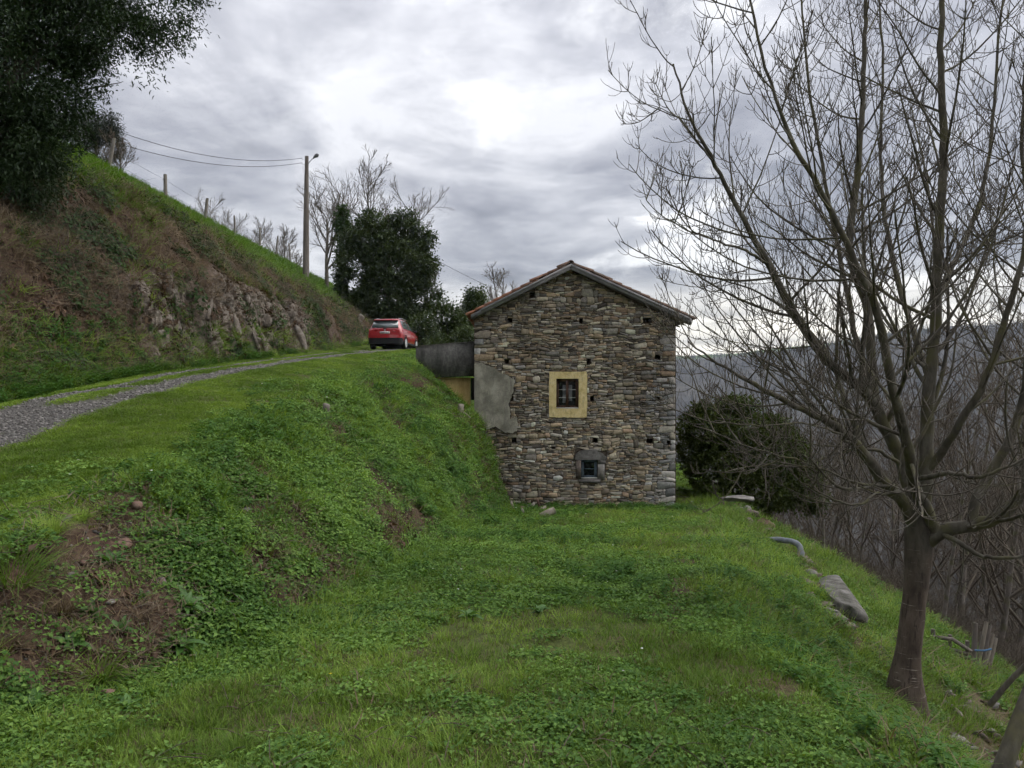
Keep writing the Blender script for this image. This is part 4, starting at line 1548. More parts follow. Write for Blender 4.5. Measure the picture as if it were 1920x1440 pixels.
place('ground_cover', cv, 4, (bk * 620 * (.45 + sstep(.40, .58, patch)) + lawnU * 190 * sstep(.42, .58, patch2) + inb(6.5, 7.2) * 110 * sstep(.45, .6, patch2) + rs_ * 170 * sstep(.4, .55, patch)) * (1 - .93 * Qsoil),
      'low bright green leafy ground cover', 3, (.7, 1.35), .5, .45)
nt = protos('nettle', [nettle(rp, 5, .16, M['nettle']) for _ in range(4)])
nz = sstep(.50, .60, fbm(QC * [.45, .45, .45], 4, 151))
place('nettles', nt, 4, (bk * 130 * nz * sstep(8, 11, QY) + bk * 30 * nz + inb(8.8, 10.6, .3) * 40 * nz * sstep(6, 9, QY) + rs_ * 70 * sstep(.47, .57, patch2) * (1 - Qsoil) + inb(4.0, 4.5) * 90 * sstep(.45, .55, patch2) + ((QY > 22.6) & (QY < 24) & (QC[:, 0] > .3) & (QC[:, 0] < 5.6)) * 380 * sstep(.4, .55, fbm(QC * [1.1, 1.1, 1.1], 3, 195)) + inb(3.5, 4.3) * 200 * (1 - sstep(15, 21, QY))) * (1 - .7 * Qsoil * (QU > 5)),
      'patches of young nettles on the slopes', 4, (.55, 1.1), .22, .6)
# the cut above the track
dr = protos('dry_grass', [tuft(rp, 22, .10, .05, .15, .005, M['dry'], .9, 1.2) for _ in range(2)] + [fern_dead(rp, 16, .14, M['drypale']) for _ in range(2)] + [fern_dead(rp, 18, .13, M['dry']) for _ in range(2)])
ct = inb(2.0, 4.0, .1)
place('dry_grass', dr, 6, ct * 210 * (1 - .9 * Qrock) * (.35 + sstep(.4, .6, patch)) + inb(12.8, 14.2, .2) * 60 + rs_ * 15, 'withered brown grass and fern on the cut bank', 5, (.6, 1.3), .25, .2)
bd = protos('bank_dry', [fern_dead(rp, 14, .05, M['drypale']), fern_dead(rp, 14, .06, M['dry']), tuft(rp, 26, .05, .03, .08, .003, M['dry'], .9, 1.2), twigs(rp, 5, .16, M['browntwig'])])
place('dry_bank_grass', bd, 4, bk * Qsoil * 260 + lawnU * 10 * sstep(.5, .6, patch), 'dry wisps of grass on the bare earth of the bank', 16, (.6, 1.3), .3, .35)
iv = protos('ivy', [leafmatmesh(rp, 30, .16, .10, .055, .045, M['ivy']) for _ in range(3)] + [twigs(rp, 14, .4, M['browntwig'])])
place('ivy', iv, 4, ct * 190 * sstep(.44, .56, patch2) * (1 - .9 * Qrock), 'dark ivy and bramble on the cut bank', 6, (.7, 1.5), .3, .15)
mo = protos('bank_moss_grass', [tuft(rp, 24, .09, .06, .17, .006, M['grass'], .9, 1.1) for _ in range(3)])
place('bank_tufts', mo, 3, ct * 55 * sstep(.54, .63, fbm(QC * [.6, .6, .6], 4, 171)) * (1 - .8 * Qrock) + inb(2.0, 2.3) * 90 * (1 - sstep(22, 40, QY) * .6) + inb(3.6, 4.2) * (160 - 100 * sstep(17, 20, QY)), 'green grass tufts on the cut bank', 7, (.7, 1.4), .35, .35)
dl = protos('dead_leaf', [leafmatmesh(rp, 14, .14, .02, .085, .04, M['deadleaf']) for _ in range(3)])
place('leaf_litter', dl, 3, Qlit * 170 + ct * 45 + bk * Qsoil * 9 + inb(12.9, 14.5) * 40, 'fallen brown leaves on the cut bank', 8, (.7, 1.3), .3, .1)
md_ = protos('meadow_grass', [tuft(rp, 20, .10, .06, .17, .008, M['meadow'], .5, .9) for _ in range(3)])
place('meadow_grass', md_, 3, inb(.9, 2.12, .06) * 210, 'bright green meadow grass above the cut', 9, (.7, 1.25), .45, .5)
# loose gravel on the track, crumbs of stone in the bare earth
def pebble(r, s_):
    V = np.array([(1, 0, 0), (-1, 0, 0), (0, 1, 0), (0, -1, 0), (0, 0, .7), (0, 0, -.5)], float) * s_ * r.uniform(.6, 1.3, (6, 1))
    Fs = np.array([(0, 2, 4), (2, 1, 4), (1, 3, 4), (3, 0, 4), (2, 0, 5), (1, 2, 5), (3, 1, 5), (0, 3, 5)])
    return V, [Fs], M['pebble'], None
m, g = newmat('pebble')
rnd = g.n('ShaderNodeObjectInfo').outputs['Random']
principled(g, g.ramp(rnd, [(0., (.065, .061, .056)), (.5, (.13, .123, .115)), (1., (.235, .222, .208))]), .9)
M['pebble'] = m
pb = protos('pebble', [pebble(rp, .016) for _ in range(4)])
place('gravel', pb, 4, Qgravel * 900 + bk * Qsoil * 60 + rs_ * Qsoil * 60, 'loose grey gravel on the track', 10, (.5, 1.4), .35, .0, .003)
# daisies and small yellow flowers
def flower(r, mat):
    n = 9
    a = np.arange(n) * 2 * np.pi / n
    pos = np.repeat(np.array([[0, 0, .075]]), n, 0)
    V, Fs = leaves(pos, np.stack([np.cos(a), np.sin(a), 0 * a + .15], -1), np.array([[0, 0, 1.]]) + 0 * pos, .011, .006)
    return V, [Fs], mat, None
M['buttercup'] = nmat('buttercup', [(.65, .55, .03), (.75, .65, .06)], 5)
fl = protos('flower', [flower(rp, M['daisy']), flower(rp, M['daisy']), flower(rp, M['buttercup'])])
place('daisies', fl, 3, lawnU * 2.2 * sstep(.45, .6, QnB) + inb(6.2, 7.2) * 2, 'scattered daisies in the lawn', 11, (.7, 1.2), .3)

# ------------------------------------------------------------------ trees
def polyline(pts, n):
    pts = np.asarray(pts, float)
    s_ = np.concatenate([[0], np.cumsum(np.linalg.norm(np.diff(pts, axis=0), axis=1))])
    t_ = np.linspace(0, s_[-1], n)
    out = np.column_stack([np.interp(t_, s_, pts[:, k]) for k in range(3)])
    for _ in range(2):
        out[1:-1] = .25 * out[:-2] + .5 * out[1:-1] + .25 * out[2:]
    return out


def sprout(r, p, d, L, r0, n, up, wob, r1=None):
    pts = [np.array(p, float)]
    d = unit(np.array(d, float))
    for k in range(n - 1):
        d = unit(d + np.array([0, 0, up / n]) + r.normal(0, wob, 3))
        pts.append(pts[-1] + d * L / (n - 1))
    r1 = r0 * .35 if r1 is None else r1
    return np.array(pts), np.linspace(r0, r1, n)


def kids(r, line, nb, ang, ratio, up, wob, n, t0=.25, rr=.5, Lref=None, out=None, opposite=False, rmin=.002):
    pts, rad = line
    L = Lref if Lref else np.linalg.norm(np.diff(pts, axis=0), axis=1).sum()
    k = 0
    while k < nb:
        t_ = t0 + (1 - t0) * (k + r.uniform(.1, .9)) / nb
        f = t_ * (len(pts) - 1)
        i = min(int(f), len(pts) - 2)
        p = pts[i] + (pts[i + 1] - pts[i]) * (f - i)
        tg = unit(pts[i + 1] - pts[i])
        rd = rad[i] + (rad[i + 1] - rad[i]) * (f - i)
        sd_ = unit(np.cross(tg, r.normal(0, 1, 3)))
        for sg in ((1, -1) if opposite and r.random() < .6 else (1,)):
            a = ang * r.uniform(.7, 1.3)
            d = tg * math.cos(a) + sd_ * sg * math.sin(a)
            l_ = L * ratio * (1.25 - .75 * t_) * r.uniform(.6, 1.25)
            out.append(sprout(r, p, d, l_, max(rmin, rd * rr), n, up, wob))
        k += 1


def limb_mesh(lines, k):
    return tubes(lines, k)


# ---- the bare ash in front
ash = thing('ash_tree', 'large bare tree with banded brown trunk and many upswept branches on the slope', 'tree', tuple(P(1695, 1315, 8.55)))
AI = Matrix.Translation(-Vector(P(1695, 1315, 8.55)))
def apart(name, V, Fs, mat, smooth=True, parent=None):
    o = obj(name, V, Fs, mat, parent or ash, smooth)
    if parent is None:
        o.matrix_parent_inverse = AI
    return o
TY = 8.55
def pl(pts):
    return np.array([P(a, b, TY + c) for a, b, c in pts])
ra = np.random.default_rng(42)
tp = polyline(pl([(1712, 1400, .12), (1698, 1330, .05), (1697, 1280, 0), (1706, 1200, 0), (1715, 1120, 0), (1722, 1050, 0), (1724, 990, 0), (1718, 945, 0)]), 26)
tr_ = np.interp(np.linspace(0, 1, 26), [0, .12, .25, .4, .6, .78, .9, 1], [.31, .27, .20, .138, .122, .145, .152, .11])
V, Fq = tubes([(tp, tr_)], 22)
vn = (fbm(V * [5, 5, 2.2], 4, 211) - .5)
cen = np.repeat(tp, 22, 0)
V = cen + (V - cen) * (1 + .28 * vn[:, None])
tk_ = apart('trunk', V, [Fq], M['ashbark'])
a_ = tk_.data.attributes.new('h', 'FLOAT', 'POINT')
a_.data.foreach_set('value', np.repeat(np.linspace(0, 1, 26), 22).astype(np.float32))
for k, (ex, ey, dY) in enumerate(((1752, 1395, -.3), (1770, 1425, -.3), (1745, 1372, .4))):
    h_, _ = hit(ex, ey)
    e = np.array(h_) - [0, 0, .05]
    p0 = np.array(P(1706, 1325, TY + .05))
    ls = polyline([p0, p0 * .5 + e * .5 + [0, 0, .06], e], 8)
    V, Fq = tubes([(ls, np.linspace(.045, .012, 8))], 8)
    apart('root', V, [Fq], M['ashbark'])
LIMBS = [
    ([(1716, 985, 0), (1690, 930, -.1), (1660, 912, -.2), (1629, 862, -.3), (1587, 812, -.4), (1541, 784, -.5), (1472, 752, -.7), (1400, 712, -.9), (1330, 672, -1.0), (1290, 640, -1.0)], .105, .008),
    ([(1660, 905, -.2), (1628, 858, .1), (1600, 790, .4), (1580, 740, .6), (1565, 690, .8), (1540, 640, .9), (1480, 585, 1.0), (1420, 545, 1.1), (1340, 520, 1.1)], .06, .008),
    ([(1722, 970, .1), (1700, 905, .2), (1692, 855, .3), (1662, 809, .3), (1637, 748, .3), (1600, 715, .3), (1566, 694, .3), (1530, 650, .3), (1497, 600, .2), (1440, 495, 0), (1388, 400, -.1), (1347, 321, -.2), (1290, 215, -.3), (1262, 120, -.3)], .11, .010),
    ([(1640, 752, .3), (1634, 690, .4), (1632, 634, .4), (1625, 560, .5), (1597, 500, .5), (1590, 440, .6), (1609, 333, .6), (1618, 167, .7), (1624, 20, .7), (1630, -140, .7)], .075, .018),
    ([(1660, 810, .35), (1610, 660, .9), (1592, 560, 1.2), (1560, 420, 1.4), (1540, 300, 1.5), (1515, 150, 1.6), (1500, -40, 1.6)], .055, .012),
    ([(1728, 960, 0), (1738, 900, -.1), (1737, 852, -.1), (1741, 727, -.2), (1754, 602, -.2), (1758, 480, -.3), (1764, 375, -.3), (1771, 312, -.3), (1763, 125, -.4), (1767, -40, -.4), (1770, -180, -.4)], .10, .02),
    ([(1740, 880, -.1), (1768, 850, -.3), (1790, 809, -.5), (1847, 721, -.7), (1885, 602, -.9), (1912, 500, -1.0), (1945, 330, -1.1), (1960, 150, -1.1)], .06, .012),
    ([(1722, 1035, 0), (1752, 1000, -.1), (1790, 990, -.25), (1822, 986, -.35), (1879, 971, -.5), (1920, 925, -.6), (1965, 860, -.7), (2040, 780, -.7)], .115, .03),
    ([(1822, 984, -.35), (1824, 930, -.3), (1858, 892, -.3), (1904, 809, -.3), (1922, 746, -.3), (1935, 600, -.3), (1930, 420, -.2), (1915, 250, -.1), (1925, 60, 0)], .07, .012),
    ([(1757, 998, -.12), (1735, 950, -.2), (1710, 912, -.3), (1712, 880, -.5), (1690, 790, -.9), (1668, 700, -1.1), (1640, 560, -1.3), (1560, 400, -1.5), (1480, 260, -1.6), (1430, 110, -1.7), (1400, -20, -1.7)], .085, .010),
    ([(1712, 912, -.3), (1670, 925, -.6), (1635, 927, -.9), (1612, 952, -1.0), (1560, 935, -1.2), (1500, 905, -1.3)], .028, .006),
    ([(1714, 900, -.4), (1760, 890, -.7), (1790, 886, -.9), (1830, 898, -1.1), (1880, 880, -1.3), (1940, 850, -1.4)], .04, .01),
    ([(1760, 996, -.15), (1804, 1021, -.4), (1841, 1046, -.6), (1880, 1045, -.8), (1930, 1043, -.9), (1990, 1030, -1.0)], .04, .01),
    ([(1690, 872, .25), (1640, 838, -.1), (1560, 850, -.5), (1500, 880, -.8), (1430, 868, -1.0), (1360, 885, -1.2)], .03, .006),
    ([(1629, 862, -.3), (1575, 812, -.9), (1500, 790, -1.3), (1420, 800, -1.6), (1340, 788, -1.8)], .018, .005),
    ([(1672, 912, -.25), (1600, 905, -1.0), (1500, 862, -1.5), (1410, 840, -1.8), (1300, 798, -2.0)], .018, .005),
    ([(1541, 784, -.5), (1480, 700, .2), (1400, 660, .6), (1320, 610, .9)], .024, .005),
    ([(1745, 720, -.2), (1720, 640, .5), (1690, 560, .9), (1662, 430, 1.2), (1650, 300, 1.4), (1655, 120, 1.6), (1645, -30, 1.7)], .05, .012),
    ([(1757, 560, -.25), (1800, 470, .4), (1840, 380, .8), (1862, 250, 1.0), (1870, 100, 1.1), (1885, -60, 1.2)], .045, .012),
    ([(1440, 495, 0), (1400, 470, -.3), (1340, 450, -.6), (1270, 425, -.8), (1215, 385, -.9), (1204, 345, -.9)], .022, .004),
    ([(1347, 321, -.2), (1300, 250, -.5), (1250, 205, -.6), (1200, 192, -.7)], .016, .003),
]
for li, (pts, r0, r1) in enumerate(LIMBS):
    lim = pl(pts)
    n = max(10, len(pts) * 4)
    ln = polyline(lim, n)
    ln[1:-1] += ra.normal(0, .007, (n - 2, 3))
    r0 *= .8
    rad = r1 + (r0 - r1) * (1 - np.linspace(0, 1, n)) ** 1.15
    V, Fq = tubes([(ln, rad)], 9)
    cen = np.repeat(ln, 9, 0)
    V = cen + (V - cen) * (1 + .35 * (fbm(V * 9, 3, 221) - .5)[:, None])
    lo = apart('limb', V, [Fq], M['ashlimb'])
    L = np.linalg.norm(np.diff(ln, axis=0), axis=1).sum()
    l1, l2, l3 = [], [], []
    low = 1 if li in (10, 11, 12, 13, 14, 15) else 0
    kids(ra, (ln, rad), int(L * (3.4 if not low else 3)), .95, .50, .95, .05, 10, .15, .40, Lref=min(L, 4.0), out=l1, rmin=.008)
    for b in l1:
        l_ = np.linalg.norm(np.diff(b[0], axis=0), axis=1).sum()
        kids(ra, b, max(3, int(l_ * 4.4)), .95, .36, 1.25, .05, 7, .15, .5, Lref=max(l_, .6), out=l2, opposite=True, rmin=.0052)
    for b in l2:
        kids(ra, b, 2, .95, .5, 1.7, .05, 5, .25, .6, Lref=.46, out=l3, opposite=True, rmin=.0040)
    k1 = [(p, np.maximum(r_, .0045)) for p, r_ in l1]
    V, Fq = tubes(k1, 5)
    br = apart('branch', V, [Fq], M['ashlimb'], True, lo)
    V2, F2 = tubes([(p, np.maximum(r_, .0034)) for p, r_ in l2], 4)
    V3, F3 = tubes([(p, np.maximum(r_, .0028)) for p, r_ in l3], 3)
    o = apart('twigs', np.vstack([V2, V3]), [F2, F3 + len(V2)], M['ashtwig'], False, lo)
    o['kind'] = 'stuff'


def bare_tree_mesh(seed, H, tr0, spread=1.0, nb=13, fork=.3, thin=.012):
    r = np.random.default_rng(seed)
    trunk = sprout(r, (0, 0, -.6), (r.normal(0, .06), r.normal(0, .06), 1), H * .95, tr0, 12, .3, .05, tr0 * .2)
    l1, l2, l3, l4 = [], [], [], []
    kids(r, trunk, nb, .75, .36 * spread, .75, .06, 8, fork, .6, Lref=H, out=l1, rmin=thin)
    for b in l1:
        kids(r, b, 9, .7, .45, .5, .08, 6, .2, .55, out=l2, rmin=thin * .6)
    for b in l2:
        kids(r, b, 7, .75, .5, .4, .09, 4, .15, .5, out=l3, rmin=thin * .4)
    tv, tf = tubes([trunk], 8)
    V1, F1 = tubes([(p, np.maximum(q, thin * .7)) for p, q in l1], 5)
    V2, F2 = tubes([(p, np.maximum(q, thin * .42)) for p, q in l2], 3)
    V3, F3 = tubes([(p, np.maximum(q, thin * .3)) for p, q in l3], 3)
    cV = np.vstack([V1, V2, V3])
    cF = np.vstack([F1, F2 + len(V1), F3 + len(V1) + len(V2)])
    return (tv, tf), (cV, cF)


def bare_tree(name, seed, loc, H, tr0, label, group=None, bark='graybark', twig='graytwig', rot=0., **kw):
    (tv, tf), (cV, cF) = bare_tree_mesh(seed, H, tr0, **kw)
    t_ = thing(name, label, 'tree', loc, (0, 0, rot), group)
    obj('trunk', tv, [tf], M[bark], t_, True)
    obj('crown', cV, [cF], M[twig], t_)
    return t_


def at_px(px, Y, X=None):
    x = (px - 960) / F * Y
    return (x, Y, gz(x, Y))


def sky_tree(name, seed, px, Y, top_py, tr0, label, group=None, **kw):
    x, y, z = at_px(px, Y)
    H = (720 - top_py) / F * Y - z
    return bare_tree(name, seed, (x, y, z), H, tr0, label, group, **kw)


sky_tree('bare_tree', 11, 690, 66, 335, .22, 'tall bare tree rising behind the dark evergreen', thin=.04, spread=1.7, nb=15)
sky_tree('bare_tree', 12, 612, 60, 382, .20, 'spreading bare tree between the utility pole and the ivy trunk', spread=2.1, thin=.036, nb=16)
sky_tree('bare_tree', 13, 745, 74, 372, .2, 'bare tree with fine twigs showing over the evergreen crown', thin=.04, spread=1.5)
sky_tree('bare_tree', 14, 800, 63, 478, .12, 'thin bare tree at the right flank of the evergreen', thin=.042)
sky_tree('bare_tree', 15, 945, 58, 508, .10, 'bare tree showing over the left roof slope', thin=.035, spread=.9)
sky_tree('bare_tree', 16, 985, 62, 522, .09, 'small bare tree behind the roof tiles', thin=.035, spread=.9)
for k, (px, Y, ty) in enumerate(((405, 82, 378), (480, 88, 412), (548, 84, 428), (448, 92, 405), (520, 95, 430))):
    sky_tree('bare_tree', 20 + k, px, Y, ty, .14, 'bare treetop showing beyond the fence on the meadow ridge', 'bare trees beyond the meadow fence', thin=.034, spread=1.2, nb=15)
bare_tree('bare_shrub', 31, (-18.2, 34.6, gz(-18.2, 34.6) - .1), 2.6, .05, 'sprawling bare shrub beside the dark tree on the ridge', None, 'browntwig', 'browntwig', spread=1.6, thin=.02, fork=.1)

# ---- evergreen crowns made of leaf clumps
def crown(blobs, r, nclump, per, L, Wd, cr, droop=0., gapf=1.0, gap=.43):
    """blobs: (x,y,z,rx,ry,rz)"""
    B = np.array(blobs, float)
    w = (B[:, 3] * B[:, 4] * B[:, 5]) ** (2 / 3)
    bi = r.choice(len(B), nclump, p=w / w.sum())
    d = unit(r.normal(0, 1, (nclump, 3)))
    rad = r.uniform(.25, 1, nclump) ** .45
    c = B[bi, :3] + d * B[bi, 3:] * rad[:, None]
    keep = fbm(c * gapf + 31.7, 3, 7) > gap
    c, d = c[keep], d[keep]
    nclump = len(c)
    cc = np.repeat(c, per, 0)
    n = len(cc)
    size = np.repeat(cr * r.uniform(.6, 1.4, nclump), per)[:, None]
    p = cc + r.normal(0, .5, (n, 3)) * size * [1, 1, .7]
    outw = np.repeat(d, per, 0)
    dr_ = unit(outw * .7 + r.normal(0, .75, (n, 3)) + [0, 0, -droop])
    up = unit(np.array([0, 0, 1.]) + r.normal(0, .5, (n, 3)))
    V, Fs = leaves(p, dr_, up, L * r.uniform(.65, 1.3, n), Wd * r.uniform(.7, 1.25, n))
    col = np.repeat(np.clip(np.repeat(r.uniform(0, 1, nclump), per) * .6 + r.uniform(0, .4, n), 0, 1), 4)
    return V, Fs, col, c


def evergreen(name, seed, base, blobs, nclump, per, L, Wd, cr, mat, label, tr0=.15, group=None, droop=0., limbs=14, gapf=1.0, gap=.43):
    r = np.random.default_rng(seed)
    t_ = thing(name, label, 'tree' if 'tree' in name else 'bush', base, (0, 0, 0), group)
    base = np.array(base)
    V, Fs, col, cl = crown(blobs, r, nclump, per, L, Wd, cr, droop, gapf, gap)
    obj('crown', V - base, [Fs], M[mat], t_, False, {'col': col})
    B = np.array(blobs, float)
    top_ = B[np.argmax(B[:, 2]), :3]
    tk = polyline([base - [0, 0, .4], base * .6 + top_ * .4 + r.normal(0, .1, 3), top_], 12)
    V, Fq = tubes([(tk, np.linspace(tr0, tr0 * .2, 12))], 8)
    obj('trunk', V - base, [Fq], M['graybark'], t_, True)
    ls = []
    for c in cl[:limbs * 3:3]:
        i = r.integers(2, 9)
        e_ = tk[i] * .25 + c * .75
        ls.append((polyline([tk[i], tk[i] * .5 + e_ * .5 + [0, 0, .1], e_], 6), np.linspace(tr0 * .22, tr0 * .03, 6)))
    V, Fq = tubes(ls, 5)
    obj('limbs', V - base, [Fq], M['graybark'], t_, True)['kind'] = 'stuff'
    return t_


def pb_(px, py, Y, rpx, rpy=None, ry=None):
    s_ = Y / F
    c = P(px, py, Y)
    return (*c, rpx * s_, ry or rpx * s_, (rpy or rpx) * s_)


YT = 18.0
bl = [pb_(300, 30, 18, 62), pb_(250, 95, 18, 72, 70), pb_(195, 130, 18.3, 62, 60), pb_(190, 40, 17.8, 100), pb_(100, 30, 18, 110), pb_(40, 130, 17.4, 120), pb_(105, 200, 17.6, 62),
      pb_(90, 270, 17.8, 62), pb_(30, 260, 17.4, 95), pb_(60, 335, 17.8, 70, 60), pb_(0, 370, 17.4, 75), pb_(230, -70, 18, 130), pb_(80, -110, 18, 160), pb_(-110, 60, 17.6, 150), pb_(-120, 260, 17.6, 130), pb_(340, -30, 18, 50, 40)]
bx_ = -12.6
evergreen('laurel_tree', 51, (bx_, 18.2, gz(bx_, 18.2)), bl, 6600, 17, .115, .040, .30, 'laurel', 'big dark evergreen tree overhanging the brown cut bank', .28, None, .15, 60, 1.1, .41)
bl = [pb_(185, 235, 36, 38, 34), pb_(190, 270, 36, 40, 36), pb_(165, 290, 36, 34), pb_(205, 290, 36, 26, 24), pb_(160, 250, 36, 34)]
e = (-20.3, 36, gz(-20.3, 36))
evergreen('conifer_tree', 52, e, bl, 1000, 20, .13, .035, .3, 'darkfir', 'rounded dark reddish evergreen tree behind the leaning fence post', .14)
Yh = 57.
bl = [pb_(705, 450, Yh, 52, 46), pb_(750, 440, Yh, 42, 42), pb_(680, 500, Yh, 48), pb_(740, 500, Yh, 62), pb_(785, 500, Yh, 34, 44), pb_(670, 560, Yh, 40), pb_(720, 570, Yh, 60), pb_(780, 560, Yh, 34), pb_(700, 420, Yh, 30, 26), pb_(762, 412, Yh, 18, 20), pb_(800, 450, Yh, 16, 18), pb_(690, 610, Yh, 40), pb_(750, 615, Yh, 50), pb_(655, 455, Yh, 20), pb_(645, 520, Yh, 16), pb_(812, 500, Yh, 14, 12), pb_(815, 545, Yh, 14, 16), pb_(728, 400, Yh, 14, 12), pb_(800, 590, Yh, 20), pb_(784, 455, Yh, 20)]
e = (-9.4, Yh, gz(-9.4, Yh))
evergreen('holm_oak_tree', 53, e, bl, 5200, 12, .24, .13, .42, 'holm', 'broad dark evergreen tree standing beyond the red car', .3, None, .1, 50, .7, .40)
bl = [pb_(642, 400 + 24 * k, 58, 10 + 2 * (k % 2), 16) for k in range(7)]
e = (-13.2, 58, gz(-13.2, 58))
evergreen('ivy_tree', 54, e, bl, 420, 12, .18, .15, .3, 'ivy', 'slim tree trunk wrapped in ivy beside the broad evergreen', .16)
def shrub(nm, sd, px, Y, blobs, label, mat='holm', n=700, L=.2):
    x = (px - 960) / F * Y
    b0 = (x, Y, gz(x, Y))
    return evergreen(nm, sd, b0, [pb_(a, b, Y, c, d) for a, b, c, d in blobs], n, 13, L, L * .55, .45, mat, label, .1)
shrub('evergreen_tree', 55, 840, 50, [(838, 600, 30, 34), (825, 630, 34, 24), (850, 630, 34, 24), (836, 575, 15, 16), (862, 612, 20, 24)], 'dark rounded evergreen tree behind the concrete bridge')
shrub('evergreen_tree', 56, 890, 54, [(892, 540, 14, 20), (890, 565, 20, 22), (884, 590, 22, 22), (880, 620, 26, 26), (905, 580, 14, 18)], 'slim pointed evergreen tree rising beside the left eave')
shrub('evergreen_bush', 57, 795, 47, [(792, 610, 20, 28), (786, 640, 22, 20), (806, 636, 20, 22)], 'bushy dark evergreen right beside the red car', 'holm', 500, .17)
shrub('evergreen_bush', 58, 868, 45, [(872, 640, 24, 26), (850, 655, 26, 20), (820, 655, 24, 18)], 'low dark evergreen bush above the bridge parapet', 'holm', 500, .17)
# rounded bush on the downhill side
Yb = 27.5
bl = [pb_(1390, 800, Yb, 62, 52), pb_(1330, 810, Yb, 48, 42), pb_(1440, 850, Yb, 70, 60), pb_(1350, 870, Yb, 66, 56), pb_(1490, 905, Yb, 50, 50), pb_(1420, 915, Yb, 70, 50), pb_(1300, 850, Yb + 1, 30, 44), pb_(1375, 770, Yb, 36, 26), pb_(1500, 860, Yb, 22, 26), pb_(1450, 800, Yb, 26, 20), pb_(1318, 775, Yb, 20, 20), pb_(1525, 935, Yb, 22, 26), pb_(1290, 800, Yb + 1, 18, 22)]
bx_ = (1400 - 960) / F * Yb
evergreen('holly_bush', 59, (bx_, Yb, gz(bx_, Yb)), bl, 3600, 14, .15, .075, .24, 'hazelbush', 'large rounded olive green bush on the slope right of the house', .14, None, 0., 40, 1.5, .37)

# ---- bare woodland on the steep slope below
protoT = []
for k in range(5):
    protoT.append((9.5 + 1.2 * k, bare_tree_mesh(100 + k, 9.5 + 1.2 * k, (.075 + .01 * k), .95, 12, .25, .016)))
tmesh = [(build_mesh('trunk', a[0], a[1], [M['graybark']], None, True), build_mesh('crown', b[0], b[1], [M['browntwig']])) for _, (a, b) in protoT]
rw = np.random.default_rng(9)
spots = []
tries = 0
while len(spots) < 52 and tries < 4000:
    tries += 1
    Y = rw.uniform(9, 60)
    px = rw.uniform(1290, 2080)
    x = (px - 960) / F * Y
    u14 = np.interp(Y, rows, CX[:, 13])
    if x < u14 + 1.2 or x > 45 or any(math.hypot(x - a, Y - b) < 1.5 for a, b, _, _ in spots):
        continue
    z = gz(x, Y)
    lim = np.interp(px, [1290, 1500, 1700, 1900, 2100], [790, 735, 650, 500, 350]) + rw.uniform(0, 70)
    H = (720 - lim) / F * Y - z
    if H < 2.5:
        continue
    spots.append((x, Y, z, min(H, 15)))
for x, Y, z, H in spots:
    k = rw.integers(5)
    t_ = thing('bare_tree', 'slender bare tree in the wood on the steep slope below', 'tree', (x, Y, z - .2), (0, 0, rw.uniform(0, 6.28)), 'bare trees on the slope below the lawn')
    s_ = H / protoT[k][0]
    t_.scale = (s_ * 1.1, s_ * 1.1, s_)
    for nm, me in zip(('trunk', 'crown'), tmesh[k]):
        link(nm, me, t_)


def brush(r, n, H):
    ls = []
    for k in range(n):
        p = np.array([r.normal(0, .35), r.normal(0, .35), 0])
        d = unit(np.array([r.normal(0, .6), r.normal(0, .6), 1.]))
        l_ = H * r.uniform(.4, 1.1)
        q = [p, p + d * l_ * .5, p + d * l_ + [r.normal(0, .15), r.normal(0, .15), -.1 * l_]]
        ls.append((np.array(q), np.array([.007, .005, .0025])))
        for j in range(3):
            f = r.uniform(.3, .9)
            pp_ = p + d * l_ * f
            dd = unit(d + r.normal(0, .6, 3))
            ls.append((np.array([pp_, pp_ + dd * l_ * .2, pp_ + dd * l_ * .4]), np.array([.004, .003, .002])))
    V, Fq = tubes(ls, 3)
    return V, [Fq], M['browntwig'], None


bc = protos('brushwood', [brush(rp, 26, 1.3) for _ in range(3)])
place('brushwood', bc, 3, inb(13.4, 14.75, .12) * 30 * (QC[:, 0] < 40), 'tangled brown brushwood on the steep slope', 14, (.35, .9), .3, .7)

